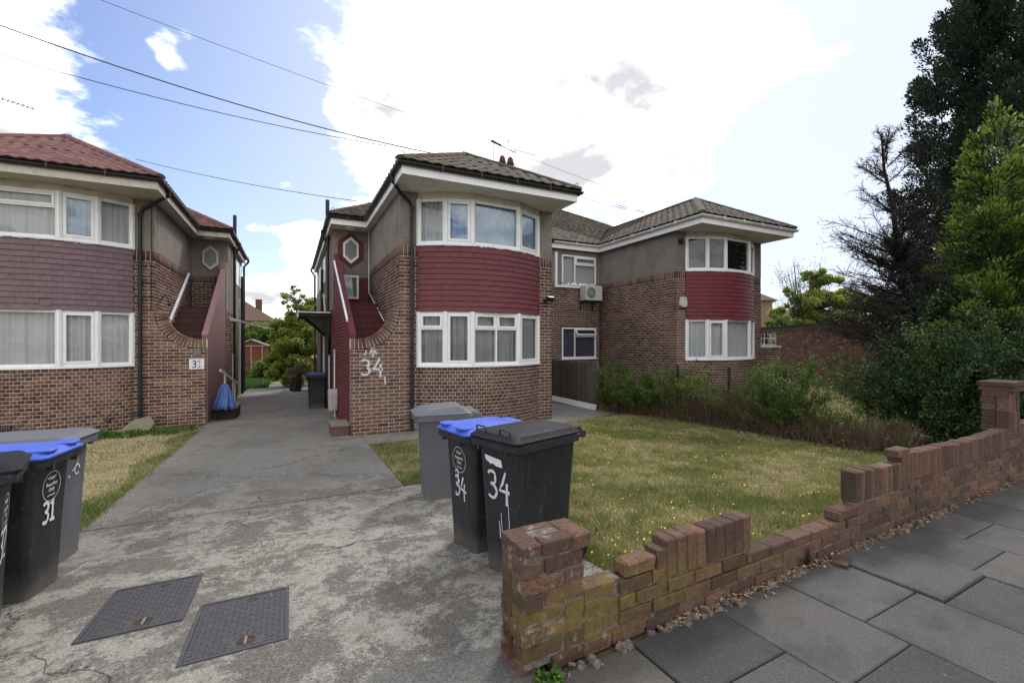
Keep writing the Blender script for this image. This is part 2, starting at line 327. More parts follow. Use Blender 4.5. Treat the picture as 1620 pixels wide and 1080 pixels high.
def conc(k):
    x = k.xyz(); P = k.pos()
    a = k.noise(1.1, 6, .62, dist=.4); b = k.step(k.noise(7, 10, .78), .30, .70); f = k.step(k.noise(75, 7, .85), .38, .62); e = k.voro(120); g = k.step(k.noise(24, 9, .8), .34, .66)
    st = k.step(k.noise(2.2, 12, .75, dist=.4), .30, .70)
    near = k.step(k.math('ADD', x[1], k.math('MULTIPLY', k.math('SUBTRACT', k.noise(1.2, 6), .5), 4.0)), 7.2, 4.8)
    dk = k.mix(f, (.135, .122, .104), (.36, .33, .285)); lt = k.mix(f, (.33, .305, .26), (.68, .635, .555))
    far = k.mix(f, (.155, .144, .127), (.42, .395, .35))
    mm = k.math('ADD', k.math('MULTIPLY', st, .50), k.math('ADD', k.math('MULTIPLY', b, .28), k.math('MULTIPLY', g, .22)))
    c = k.mix(k.step(mm, .40, .62), dk, lt); mf = k.step(k.math('ADD', k.math('MULTIPLY', g, .45), k.math('MULTIPLY', b, .55)), .50, .80)
    cf = k.mix(k.math('MULTIPLY', mf, .75), far, (.37, .355, .32)); cf = k.mix(k.step(k.noise(.7, 5, .6), .45, .66, (0, .3)), cf, (.10, .094, .082)); c = k.mix(near, cf, c)
    c = k.mix(k.math('MULTIPLY', k.step(a, .54, .7), .5), c, (.16, .12, .085))
    blotch = k.math('MULTIPLY', k.step(k.noise(16, 10, .85), .56, .63), .55); c = k.mix(blotch, c, (.085, .078, .068))
    c = k.mix(k.step(k.noise(190, 4, .8), .56, .68, (0, .5)), c, (.05, .046, .04)); c = k.mix(k.step(e, .02, .30, (.6, 0)), c, (.05, .046, .04)); c = k.mix(k.step(k.voro(47), .16, .08, (0, .5)), c, (.60, .57, .5))
    px = k.math('ADD', x[1], k.math('MULTIPLY', k.math('SUBTRACT', k.noise(3, 4), .5), .35))
    pat = k.math('MULTIPLY', k.step(px, 2.12, 2.07), k.step(k.math('ADD', x[0], k.math('MULTIPLY', k.noise(4, 4), .3)), .42, .47))
    c = k.mix(k.math('MULTIPLY', pat, .85), c, k.mix(f, (.13, .125, .118), (.29, .28, .26)))
    w = k.N.new('ShaderNodeVectorMath'); w.operation = 'ADD'; k.L.new(P, w.inputs[0]); nn = k.N.new('ShaderNodeTexNoise'); nn.inputs['Scale'].default_value = 3.0; nn.inputs['Detail'].default_value = 8; nn.inputs['Roughness'].default_value = .6
    k.L.new(P, nn.inputs['Vector']); sc = k.N.new('ShaderNodeVectorMath'); sc.operation = 'SCALE'; sc.inputs['Scale'].default_value = .45; k.L.new(nn.outputs['Color'], sc.inputs[0]); k.L.new(sc.outputs[0], w.inputs[1])
    cr = k.step(k.voro(.42, 'DISTANCE_TO_EDGE', w.outputs[0]), .0045, .001); cr = k.math('MULTIPLY', cr, k.step(k.noise(1.3, 3), .46, .52))
    c = k.mix(k.math('MULTIPLY', cr, .8), c, (.05, .044, .034)); k.col(c)
    hh = k.math('ADD', k.math('MULTIPLY', f, .7), k.math('ADD', k.math('MULTIPLY', g, 1.2), k.math('MULTIPLY', cr, -1.0))); k.bump(hh, .8, .012)
M_conc = mat('weathered_concrete', conc, .93, .2)
def slab(k):
    o = k.N.new('ShaderNodeObjectInfo').outputs['Random']; f = k.step(k.noise(110, 7, .9), .36, .64); s = k.voro(120)
    base = k.ramp(o, [(0, (.095, .091, .086)), (.4, (.145, .138, .128)), (.7, (.165, .155, .142)), (1, (.215, .19, .16))])
    c = k.mix(k.math('MULTIPLY', f, .7), base, (.045, .043, .041)); c = k.mix(k.step(s, .26, .10, (0, .7)), c, (.36, .34, .31))
    c = k.mix(k.step(k.noise(2.1, 9, .7), .46, .66, (0, .6)), c, (.06, .057, .055)); sp = k.step(k.math('ADD', k.voro(5.5), k.math('MULTIPLY', k.noise(40, 4), .06)), .085, .055, (0, .5))
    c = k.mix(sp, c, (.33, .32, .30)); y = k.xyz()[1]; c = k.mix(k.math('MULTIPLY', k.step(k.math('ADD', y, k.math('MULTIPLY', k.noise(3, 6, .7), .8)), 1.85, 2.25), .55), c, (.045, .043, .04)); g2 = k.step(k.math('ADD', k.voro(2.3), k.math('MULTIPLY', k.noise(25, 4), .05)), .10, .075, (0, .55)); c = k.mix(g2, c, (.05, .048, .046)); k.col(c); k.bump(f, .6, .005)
M_slab = mat('paving_slab', slab, .9, .25)
def soil(k):
    c = k.mix(k.noise(12, 6, .7), (.055, .042, .030), (.15, .115, .075)); k.col(c); k.bump(k.noise(40, 5), .8, .02)
M_soil = mat('soil', soil, .95, .1)
def lawnm(k):
    n = k.noise(1.6, 5, .6); c = k.mix(k.step(n, .4, .62), (.15, .155, .055), (.34, .28, .16)); c = k.mix(k.step(k.noise(30, 5, .7), .35, .7), c, (.12, .095, .055))
    k.col(c); k.bump(k.noise(50, 5), 1, .02)
M_lawn = mat('lawn_soil', lawnm, .95, .1)
def leafm(name, stops, tr=.25, rough=.55, spec=.3, noise=None):
    def f(k):
        c = k.ramp(k.attr(), stops)
        if noise: c = k.mix(k.step(k.noise(noise, 3), .4, .65, (0, .5)), c, stops[0][1])
        k.col(c)
        t = k.N.new('ShaderNodeBsdfTranslucent'); x = k.N.new('ShaderNodeMixShader'); x.inputs[0].default_value = tr
        k.L.new(c, t.inputs[0]); k.L.new(k.b.outputs[0], x.inputs[1]); k.L.new(t.outputs[0], x.inputs[2]); k.L.new(x.outputs[0], k.N['Material Output'].inputs[0])
    return mat(name, f, rough, spec)
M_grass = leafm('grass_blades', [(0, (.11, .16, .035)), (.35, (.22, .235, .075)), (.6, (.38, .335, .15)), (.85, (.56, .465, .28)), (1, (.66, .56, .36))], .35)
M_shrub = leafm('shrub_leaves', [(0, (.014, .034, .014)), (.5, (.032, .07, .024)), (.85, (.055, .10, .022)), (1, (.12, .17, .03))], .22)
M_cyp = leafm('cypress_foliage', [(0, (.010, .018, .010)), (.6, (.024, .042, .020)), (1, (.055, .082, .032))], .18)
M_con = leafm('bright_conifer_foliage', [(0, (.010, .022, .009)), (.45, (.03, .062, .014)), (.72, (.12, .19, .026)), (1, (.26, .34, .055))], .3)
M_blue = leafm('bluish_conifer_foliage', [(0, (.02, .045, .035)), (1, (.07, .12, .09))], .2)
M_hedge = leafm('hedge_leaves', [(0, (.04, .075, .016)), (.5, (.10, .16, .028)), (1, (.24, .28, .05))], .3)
M_dry = leafm('dry_stems', [(0, (.075, .045, .032)), (.5, (.14, .095, .06)), (1, (.28, .215, .13))], .15)
M_bg1 = leafm('far_leaves_yellowgreen', [(0, (.12, .17, .03)), (.6, (.26, .32, .06)), (1, (.40, .43, .10))], .5)
M_bg2 = leafm('far_leaves_green', [(0, (.06, .11, .025)), (.6, (.12, .19, .04)), (1, (.20, .28, .06))], .4)
M_ivy = leafm('weed_leaves', [(0, (.04, .09, .015)), (.6, (.085, .17, .03)), (1, (.15, .25, .05))], .3)
M_flower = plain('yellow_petals', (.72, .58, .02), .6, .2, 0)
M_litter = leafm('dry_leaf_litter', [(0, (.10, .055, .035)), (.5, (.24, .145, .085)), (1, (.42, .33, .24))], .1)

# ------------------------------------------------------------------ ground
HY = [-60, 1.9, 3, 5.2, 9.4, 12.6, 15, 25, 60, 2000]; HV = [1.5, 1.5, 1.61, 1.78, 1.88, 1.93, 2.03, 2.2, 2.3, 2.3]
def gz(Y): return 1.5-float(np.interp(Y, HY, HV))
def gzn(Y): return 1.5-np.interp(Y, HY, HV)
def sheet(name, poly, mat_, dz, kind='structure', step=.5, label=None):
    """a polygon (convex, plan) cut into strips along Y so that it follows the slope"""
    ys = sorted(set([min(p[1] for p in poly), max(p[1] for p in poly)]+[y for y in np.arange(-60, 60, step) if min(p[1] for p in poly) < y < max(p[1] for p in poly)]+[p[1] for p in poly]))
    def span(y):
        xs = []
        for (x0, y0), (x1, y1) in zip(poly, poly[1:]+poly[:1]):
            if abs(y1-y0) < 1e-9:
                if abs(y-y0) < 1e-9: xs += [x0, x1]
            elif min(y0, y1)-1e-9 <= y <= max(y0, y1)+1e-9: xs.append(x0+(x1-x0)*(y-y0)/(y1-y0))
        return min(xs), max(xs)
    m = MB(); V = []; 
    for y in ys:
        a, b = span(y); V += [(a, y, gz(y)+dz), (b, y, gz(y)+dz)]
    m.add(V, [(2*i, 2*i+1, 2*i+3, 2*i+2) for i in range(len(ys)-1)])
    n = len(V)
    # short skirt so that an edge has depth
    m.add([(x, y, z) for x, y, z in V]+[(x, y, z-.05) for x, y, z in V],
          [(2*i, 2*i+2, 2*i+2+n, 2*i+n) for i in range(len(ys)-1)]+[(2*i+1, 2*i+1+n, 2*i+3+n, 2*i+3) for i in range(len(ys)-1)]+[(0, n, n+1, 1), (n-2, n-1, 2*n-1, 2*n-2)])
    o = m.build(name, mat_); o['kind'] = kind
    return o
def ground():
    m = MB(); ys = [-300, -60, -7.0, -3.3, 0, 1.9, 3, 4, 5.2, 7, 9.4, 11, 12.6, 15, 20, 25, 40, 60, 150, 1500]; xs = [-900, -60, -20, -8, 0, 8, 20, 60, 900]
    V = [(x, y, gz(y)-(.06 if y > 1.85 else .25)) for y in ys for x in xs]; n = len(xs)
    m.add(V, [(j*n+i, j*n+i+1, (j+1)*n+i+1, (j+1)*n+i) for j in range(len(ys)-1) for i in range(n-1)])
    m.build('ground', M_lawn, smooth=True, kind='structure')
ground()
WT = .035                                  # the garden wall and pavement turn slightly against the houses
def SP(s, t, z=0.0): return Vector((.92+s*math.cos(WT)-t*math.sin(WT), 1.765+s*math.sin(WT)+t*math.cos(WT), z))
US = Vector((math.cos(WT), math.sin(WT), 0)); UT = Vector((-math.sin(WT), math.cos(WT), 0)); UZ = Vector((0, 0, 1))
# ------------------------------------------------------------------ houses
ZC = 3.51; ZS = 4.64; ZR = 4.87; PT = .58          # brick band top, soffit, roof edge, pitch
ROOF_TILE = None
def tile_template(wave=.020, n=8):
    V = []; F = []
    for j, y in enumerate((-.53, .5)):
        for i in range(n+1):
            x = -.5+i/n; z = wave*(math.cos(x*2*PI)*.5+.5)/1.0
            V.append((x, y, z))
    for i in range(n): F.append((i, i+1, n+2+i, n+1+i))
    b = len(V)                                       # front edge thickness
    for i in range(n+1): V.append((V[i][0], V[i][1]+.005, V[i][2]-.022))
    for i in range(n): F.append((b+i, b+i+1, i+1, i))
    return np.array(V), np.array(F)
TV, TF = tile_template(); TV2, TF2 = tile_template(.022, 8)

class House:
    def __init__(s, name, label, X0, Y0, m, o):
        s.X0, s.Y0, s.m, s.o = X0, Y0, m, o
        s.root = thing(name, label, 'house', (X0, Y0, gz(Y0)))
        s.bricks = Pieces(); s.paintb = Pieces(); s.mort = MB(); s.tiles = Pieces(*((TV2, TF2) if o.get('bigtile') else (TV, TF)))
        s.build()
    def P(s, x, y, z): return Vector((s.X0+s.m*x, s.Y0+y, z))
    def D(s, x, y): return Vector((s.m*x, y, 0))
    def bx(s, mb, x0, x1, y0, y1, z0, z1, r=.5): mb.box(s.X0+s.m*x0, s.X0+s.m*x1, s.Y0+y0, s.Y0+y1, z0, z1, r)
    # straight brick wall: origin (x,y), direction (ux,uy), outward normal
    def wall(s, x, y, ux, uy, nx, ny, iv, z0, z1, th=.22, pieces=None, soldier=True, mort=None):
        pieces = pieces or s.bricks; mort = mort or s.mort; u = s.D(ux, uy); n = s.D(nx, ny); O = s.P(x, y, 0)
        if soldier:
            zc = ZC-.1125
            for a, b in iv(zc):
                k = max(1, round((b-a)/.075)); w = (b-a)/k
                for i in range(k): pieces.put(O+u*(a+w*(i+.5))-n*.05+UZ*zc, u, n, UZ, w-.010, .1+random.uniform(-.003, .003), .215)
        top = ZC-.225 if soldier else z1
        k = 0; runs = []
        while True:
            zt = top-.075*k; zb = zt-.075
            if zb < z0-.08: break
            zc = zb+.0375
            if zt <= z1+.001:
                for a, b in iv(zc):
                    ph = .1125*(k % 2); j = math.floor((a-ph)/.225)
                    while ph+j*.225 < b-.012:
                        c0 = max(a, ph+j*.225+.005); c1 = min(b, ph+(j+1)*.225-.005); j += 1
                        if c1-c0 > .02: pieces.put(O+u*((c0+c1)/2)-n*.05+UZ*zc, u, n, UZ, c1-c0, .1+random.uniform(-.003, .003), .065)
                runs.append((zb, zt, tuple(iv(zc))))
            k += 1
        if soldier: runs.insert(0, (top, ZC, tuple(iv(ZC-.1125))))
        i = 0
        while i < len(runs):
            j = i
            while j+1 < len(runs) and runs[j+1][2] == runs[i][2]: j += 1
            for a, b in runs[i][2]:
                mort.obox(O+u*((a+b)/2)-n*(.004+th/2)+UZ*((runs[j][0]+runs[i][1])/2), u, n, UZ, b-a-.016, th, runs[i][1]-runs[j][0])
            i = j+1
    def roofslope(s, O, u, v, w, vmax, iv, big=(.25, .245)):
        """O eave origin, u along eave, v upslope (3D unit), iv(h)->intervals at horizontal run h"""
        tw, ex = big if not s.o.get('bigtile') else (.21, .215); c = 1/math.sqrt(1+PT*PT); k = 0
        while True:
            a0 = k*ex; 
            if a0*c >= vmax-.04: break
            e = min(ex, (vmax/c-a0)); h = (a0+e/2)*c
            for a, b in iv(h):
                nn = max(1, round((b-a)/tw)); q = (b-a)/nn
                for i in range(nn):
                    s.tiles.put(O+u*(a+(i+.5)*q)+v*(a0+e/2)+w*(.012+random.uniform(0, .004)), u, v+w*(-.04), w, q, e*1.02, 1)
            k += 1
    def build(s):
        o = s.o; mt = o['brick']; P = s.P; root = s.root; m = s.m; yB = o.get('yb', 13.1)-.2
        bl, brr = .405, 3.285                       # bay opening in the front wall
        A = o.get('arch', True)
        def front(z):
            if z > ZC+.01 or z < -1: return []
            a = -.96
            if A:
                if z > 2.16: a = 0.0
                elif z > 1.35: a = -.81+math.sqrt(max(0, .81**2-(2.16-z)**2))+.008
            else:
                if z > 1.33: a = 0.0
            return [(a, bl), (brr, 3.69)]
        s.wall(0, 0, 1, 0, 0, -1, front, -.5, ZC, .21)
        # swept brick ring over the stair wall
        ring = MB()
        if A:
            nb = 16
            for i in range(nb):
                t = -PI/2+(i+.5)/nb*PI/2; rd = s.D(math.cos(t), 0)+UZ*math.sin(t); tg = s.D(-math.sin(t), 0)+UZ*math.cos(t)
                s.bricks.put(P(-.81, 0, 2.16)+rd*.705+Vector((0, .107, 0)), rd, Vector((0, 1, 0)), tg, .205, .215, .060)
            for i in range(2): s.bricks.put(P(-.925+.075*i, .107, 1.455), s.D(1, 0), Vector((0, 1, 0)), UZ, .063, .215, .205)
            pts = [P(-.96, .007, 1.352), P(-.81, .007, 1.352)]+[P(-.81, .007, 2.16)+(s.D(math.cos(t), 0)+UZ*math.sin(t))*.808 for t in np.linspace(-PI/2, 0, 13)[1:]]
            pts += [P(-.81, .007, 2.16)+(s.D(math.cos(t), 0)+UZ*math.sin(t))*.606 for t in np.linspace(0, -PI/2, 13)]+[P(-.96, .007, 1.554)]
            s.mort.ext(pts, (0, .2, 0))
        else: s.bx(ring, -1.0, .03, -.03, .24, 1.30, 1.36); ring.build('coping', o['coping'], root)
        # long side walls of the wing
        s.wall(0, 0.106, 0, 1, -1, 0, lambda z: [(0.0, 3.944)], -.5, ZC, .18)
        s.wall(3.69, 0.106, 0, 1, 1, 0, lambda z: [(0.0, 3.394)], -.5, ZC, .18)
        # recess wall with two windows
        wz = [(.92, 2.0), (3.45, 4.5)]
        def rec(z):
            if o.get('rw') and wz[0][0] < z < wz[0][1]: return [(0, .16), (1.60, 2.05)]
            return [(0, 2.05)]
        s.wall(3.70, 3.5, 1, 0, 0, -1, rec, -.5, ZC, .2)
        if o.get('rw'):
            ls = MB()
        # stair rear wall
        rz = MB(); pw = MB()
        if o.get('painted'):
            s.bx(pw, -.955, -.01, 4.05, 4.25, -.5, 3.32)
            hx = [(-.50+.40*math.sin(t), 4.08+.50*math.cos(t)) for t in [k*PI/3 for k in range(6)]]
            pw.ext([P(x, 4.051, z) for x, z in hx], (0, -.014, 0))
        else:
            s.wall(-.95, 4.05, 1, 0, 0, -1, lambda z: [(0, .94)], 1.0, ZC-.15, .2)
            s.mort.box(P(-.95, 0, 0)[0], P(-.01, 0, 0)[0], s.Y0+4.062, s.Y0+4.25, ZC-.24, ZC-.02)
        s.bx(rz, -.96, -.002, 4.052, 4.27, 3.322 if o.get('painted') else 3.30, ZS+.05)
        # pebbledash storeys
        s.bx(rz, 0.003, bl, -.004, .2, ZC+.002, ZS+.02); s.bx(rz, brr, 3.687, -.004, .2, ZC+.002, ZS+.02)
        s.bx(rz, -.004, .2, .201, 4.05, ZC+.002, ZS+.02); s.bx(rz, 3.49, 3.694, .201, 3.5, ZC+.002, ZS+.02)
        if o.get('rw'):
            s.bx(rz, 3.695, 3.86, 3.496, 3.7, ZC+.002, ZS+.02); s.bx(rz, 5.30, 5.75, 3.496, 3.7, ZC+.002, ZS+.02); s.bx(rz, 3.86, 5.30, 3.496, 3.7, 4.46, ZS+.02)
        else: s.bx(rz, 3.695, 5.75, 3.496, 3.7, ZC+.002, ZS+.02)
        s.bx(rz, -.965, -.8, 4.275, yB, (2.42 if A else 3.35), ZS+.02)
        rz.each('pebbledash_wall', o['rough'], root)
        # outer wall: parapet along the stair, then the flank of the house
        par = MB(); rz2 = MB(); sl = [(0.216, -.5), (4.05, -.5), (4.05, 3.95), (3.5, 3.66), (0.216, 1.62)]
        if not o.get('painted'): sl = [(0.216, -.5), (3.5, -.5), (3.5, 3.66), (0.216, 1.62)]
        if A:
            par.ext([P(-.949, y, z) for y, z in sl], s.D(.11, 0))
            def pt(z):
                y0 = .216
                if z > 1.60: y0 = .216+(z-1.60)/(3.66-1.62)*3.284+.02
                return [(y0, 4.05)] if y0 < 3.9 else []
            if o.get('painted'):
                s.wall(-.962, 0, 0, 1, -1, 0, pt, -.5, 3.62, .01, s.paintb, False, MB())
                s.wall(-.962, 4.06, 0, 1, -1, 0, lambda z: [(0, .98)], -.5, 2.40, .15, s.paintb, False, par); s.wall(-.958, 5.06, 0, 1, -1, 0, lambda z: [(0, yB-5.1)], -.5, 2.40, .15, s.bricks, False)
            else:
                s.wall(-.958, 3.52, 0, 1, -1, 0, lambda z: [(0, yB-3.6)], -.5, 2.40, .15, s.bricks, False); s.bx(rz2, -.964, -.8, 3.52, 4.27, 2.42, 3.9)
            pp = par.build('stair_parapet', o['parapet'], root)
            if rz2.v: rz2.build('pebbledash_wall', o['rough'], root)
            cp = MB(); cp.ext([P(-.958, y, z) for y, z in [(.214, 1.625), (3.5, 3.665), (3.5, 3.70), (.214, 1.66)]], s.D(.125, 0)); cp.build('parapet_coping', o['copingc'], root)
        else:
            s.bx(par, -.962, -.8, 3.0, 12.9, -.5, 3.345); par.build('side_wall', mt, root)
        if pw.v: pw.each('painted_stair_wall', o['parapet'], root)
        # back and inner shell
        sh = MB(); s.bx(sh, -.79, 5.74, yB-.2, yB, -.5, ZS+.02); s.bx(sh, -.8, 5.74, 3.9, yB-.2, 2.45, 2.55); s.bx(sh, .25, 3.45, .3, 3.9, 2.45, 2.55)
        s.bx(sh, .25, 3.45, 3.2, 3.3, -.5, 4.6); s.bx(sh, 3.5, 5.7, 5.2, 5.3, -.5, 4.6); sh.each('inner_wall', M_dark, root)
        # stairs
        if A:
            st = MB(); n = 7
            for i in range(n): s.bx(st, -.835, -.01, .95+.26*i, 3.6-.01*i, 1.35+.16*i, 1.51+.16*i)
            s.bx(st, -.835, -.01, .22, .95, 1.0, 1.20)
            [st.each('step', o['step'], root)]
            ns = MB()
            for i in range(n): s.bx(ns, -.833, -.012, .935+.26*i, .955+.26*i, 1.485+.16*i, 1.513+.16*i)
            ns.each('step_nosing', o['step'], root)
            jt = MB()
            for i in range(n):
                for q in range(5): s.bx(jt, -.70+.155*q, -.694+.155*q, .9485+.26*i, .9495+.26*i, 1.36+.16*i, 1.484+.16*i)
            jt.build('tile_joints', M_mortar if False else M_darkwood, root, kind='stuff')
            hr = MB()
            if o.get('painted'):
                hr.obox((P(-1.0, .25, 1.93)+P(-1.0, 3.35, 3.62))/2, (P(0, 3.1, 1.69)-P(0, 0, 0)).normalized(), s.D(1, 0), UZ, 3.5, .035, .06)
                hr.tube([P(-.03, 3.9, 4.6), P(-.03, 3.88, 2.9), P(-.03, 1.6, 2.0)], .014)
            else:
                hr.obox((P(-.05, 1.2, 2.05)+P(-.05, 3.4, 3.45))/2, (P(0, 2.2, 1.40)-P(0, 0, 0)).normalized(), s.D(1, 0), UZ, 2.7, .05, .06)
            hr.each('handrail', M_white, root)
            # hexagonal window
            hw = MB(); cx, cz = -.50, 4.08
            def hexa(r, k=1.25): return [(cx+r*.62*k*math.sin(t)*.9, cz+r*1.12*math.cos(t)) for t in [q*PI/3 for q in range(6)]]
            a, b = hexa(.34), hexa(.26); V = [P(x, 4.005, z) for x, z in a]+[P(x, 4.005, z) for x, z in b]+[P(x, 4.055, z) for x, z in a]+[P(x, 4.055, z) for x, z in b]
            F = []
            for i in range(6):
                j = (i+1) % 6; F += [(i, j, 6+j, 6+i), (i, 12+i, 12+j, j), (6+i, 6+j, 18+j, 18+i)]
            hw.add(V, F, .5); wo = hw.build('hexagon_window', M_upvc if o.get('painted') else M_cream, root)
            g = MB(); g.ext([P(x, 4.03, z) for x, z in b], (0, .006, 0)); g.build('pane', M_frost, wo)
            if o.get('painted'): s.window(s.root, P(-.87, 3.96, 2.70), P(-.30, 3.96, 2.70), .66, [(0, 1, 0, 1, 0)], back=M_frost, glass=M_glass, dep=.03, name='stair_window')
        # bay
        s.bay(o['ground'], 1.0, 2.13); s.bay(o['upper'], 3.56, 4.5)
        s.bayskin()
        if o.get('rw'):
            s.window(root, P(5.29, 3.53, .92), P(3.87, 3.53, .92), 1.06, [(0, .36, 0, 1, 0), (.36, 1, 0, .74, 0), (.36, 1, .74, 1, 2)], back=M_bluecloth, sill=True)
            s.window(root, P(5.29, 3.53, 3.45), P(3.87, 3.53, 3.45), 1.0, [(0, .36, 0, 1, 0), (.36, 1, 0, .72, 0), (.36, 1, .72, 1, 1)], back=M_blind, sill=True)
        s.roof()
        s.bricks.emit('brick', 'brickwork', mt, root); s.paintb.emit('painted_brick', 'painted_brickwork', o['parapet'], root, 120)
        s.mort.build('mortar', M_mortar, root)
    # facade geometry of the bay
    def arc(s, u, off=0.0):
        Rr = 2.32+off; return 1.845+u*(Rr/2.32), -(math.sqrt(max(0, 2.32**2-u*u))-1.82)*(1 if off == 0 else Rr/2.32)+( -0.0)
    def bpts(s): 
        b = [-1.44, -.95, -.41, .72, 1.44]
        if s.o.get('bayflip'): b = [-x for x in b][::-1]
        return b
    def bay(s, spec, z0, z1):
        root = s.root; bp = s.bpts(); sill = MB(); N = len(bp)-1
        pts = [s.arc(u) for u in bp]
        outer = [(x+(x-1.845)*.05, y-.07) for x, y in pts]; outer[0] = (pts[0][0]-.06, -.035); outer[-1] = (pts[-1][0]+.06, -.035)
        pl = outer+[(pts[-1][0], .1), (pts[0][0], .1)]
        q = [tuple(s.P(x, y, 0)[:2]) for x, y in pl]
        sill.prism(q, z0-.045, z0)
        bo = sill.build('bay_window', M_upvc, root)
        head = MB(); hp = [(x, y+.0) for x, y in pts]+[(pts[-1][0], .1), (pts[0][0], .1)]
        if z1 > 3: 
            hp = [(x+(x-1.845)*.02, y-.03) for x, y in pts]+[(pts[-1][0], .1), (pts[0][0], .1)]
            head.prism([tuple(s.P(x, y, 0)[:2]) for x, y in hp], z1, ZS+.0-.003); hb = head.build('bay_cornice', M_cream, bo)
        order = spec if not s.o.get('bayflip') else spec[::-1]
        for i in range(N):
            a, b = pts[i], pts[i+1]; cells, back, gl = order[i]
            if s.o.get('bayflip'): cells = [(1-c[1], 1-c[0], c[2], c[3], c[4]) for c in cells]
            A_, B_ = s.P(a[0], a[1], z0), s.P(b[0], b[1], z0)
            if s.m < 0: A_, B_ = B_, A_; cells = [(1-c[1], 1-c[0], c[2], c[3], c[4]) for c in cells]
            s.window(bo, A_, B_, z1-z0, cells, back=back, glass=gl)
        post = MB()
        for i, (x, y) in enumerate(pts):
            yy = y-.012 if 0 < i < N else y; p = s.P(x, yy, 0); post.prism([(p[0]+.060*math.cos(t), p[1]+.060*math.sin(t)) for t in [k*PI/4+.39 for k in range(8)]], z0+.001, z1-.001)
        post.each('corner_post', M_upvc, bo)
    # window seen from outside: A left, B right (looking at it), bottom points
    def window(s, parent, A, B, H, cells, back=None, glass=None, dep=.06, sill=False, name='window_frame'):
        u = (B-A); W = u.length; u = u.normalized(); n = Vector((u[1], -u[0], 0)); fr = MB(); f = .055
        def bar(x0, x1, z0, z1, o0=0.0, d=.06, mb=fr): mb.obox(A+u*((x0+x1)/2)+UZ*((z0+z1)/2)+n*(o0-d/2+.03), u, n, UZ, x1-x0, d, z1-z0)
        bar(0, W, 0, f); bar(0, W, H-f, H); bar(0, f, f, H-f); bar(W-f, W, f, H-f)
        panes = []
        for x0, x1, z0, z1, op in cells:
            X0, X1, Z0, Z1 = f+(W-2*f)*x0, f+(W-2*f)*x1, f+(H-2*f)*z0, f+(H-2*f)*z1
            h = .02
            if x0 > 0: bar(X0-h, X0+h, Z0, Z1, .001)
            if z0 > 0: bar(X0, X1, Z0-h, Z0+h, .002)
            a, b, c, d = X0+(h if x0 > 0 else 0), X1-(h if x1 < 1 else 0), Z0+(h if z0 > 0 else 0), Z1-(h if z1 < 1 else 0)
            if op == 1:
                w = .045
                bar(a, b, c, c+w, .018); bar(a, b, d-w, d, .018); bar(a, a+w, c+w, d-w, .018); bar(b-w, b, c+w, d-w, .018); a += w; b -= w; c += w; d -= w
            panes.append((a, b, c, d, op))
        fo = fr.build(name, M_upvc, parent)
        host = fo if parent is s.root else parent
        for a, b, c, d, op in panes:
            g = MB()
            if op == 2:      # top-hung vent standing open
                q = MB(); tl = R(24); vz = -UZ*math.cos(tl)+n*math.sin(tl); nn = n*math.cos(tl)+UZ*math.sin(tl); O = A+UZ*d+n*.035
                L = d-c; w = .04
                for (e0, e1, f0, f1) in ((a, b, 0, w), (a, b, L-w, L), (a, a+w, w, L-w), (b-w, b, w, L-w)):
                    q.obox(O+u*((e0+e1)/2)+vz*((f0+f1)/2), u, nn, vz, e1-e0, .045, f1-f0)
                q.build('open_vent', M_upvc, host); g.obox(O+u*((a+b)/2)+vz*(L/2), u, nn, vz, b-a-.08, .006, L-.08)
            else: g.obox(A+u*((a+b)/2)+UZ*((c+d)/2)+n*(-.002), u, n, UZ, b-a, .006, d-c)
            g.build('pane', glass or s.o.get('glass', M_glass), host)
        if back is not None:
            cu = MB(); k = max(24, int(W/.016)); V = []
            for i in range(k+1):
                x = .03+(W-.06)*i/k; w_ = .026*math.sin(i*.85+A[0]*7+1.1*math.sin(i*.31))+.012*math.sin(i*.53)
                if back in (M_dark, M_blind, M_bluecloth, M_frost): w_ = 0
                p = A+u*x-n*(.075+w_); V += [p+UZ*.03, p+UZ*(H-.03)]
            cu.add(V, [(2*i, 2*i+2, 2*i+3, 2*i+1) for i in range(k)], .5); cu.build('curtain' if back not in (M_dark, M_blind) else 'blind_or_room_shade', back, host, smooth=True)  # with M_dark this is a dark sheet standing for the shaded room
        if sill:
            sm = MB(); sm.obox(A+u*W/2+n*.03+UZ*(-.02), u, n, UZ, W+.08, .12, .035); sm.build('window_sill', M_upvc, host)
        return fo
    def bayskin(s):
        # header-bond curved brickwork under the ground sill
        Rr = 2.32; th = math.asin(1.44/2.32); L = 2*th*Rr; k = 0; C = s.P(1.845, 1.82, 0)
        def rad(t): return s.D(math.sin(t), -math.cos(t))
        z = .955
        while z > -.55:
            zc = z-.0375; ph = .056*(k % 2); n = int(L/.1125)
            for i in range(n+1):
                t0 = max(-th, -th+(ph+(i-.5)*.1125+.005)/Rr); t1 = min(th, -th+(ph+(i+.5)*.1125-.005)/Rr)
                if t1-t0 < .012: continue
                t = (t0+t1)/2; r = rad(t); s.bricks.put(C+r*(Rr-.05)+UZ*zc, s.D(math.cos(t), math.sin(t)), r, UZ, (t1-t0)*Rr, .1+random.uniform(-.003, .003), .065)
            z -= .075; k += 1
        n = 20; arcp = [C+rad(-th+2*th*i/n)*(Rr-.004) for i in range(n+1)]; inn = [C+rad(-th+2*th*i/n)*(Rr-.11) for i in range(n, -1, -1)]
        for a in range(n):
            p = [C+rad(-th+2*th*(a+e)/n)*q for e, q in ((0, Rr-.004), (1, Rr-.004), (1, Rr-.12), (0, Rr-.12))]
            s.mort.prism([tuple(x[:2]) for x in p], -.55, .955)
        # floor slab of the bay between storeys + hung tiles
        bk = MB(); Ro = Rr+.02
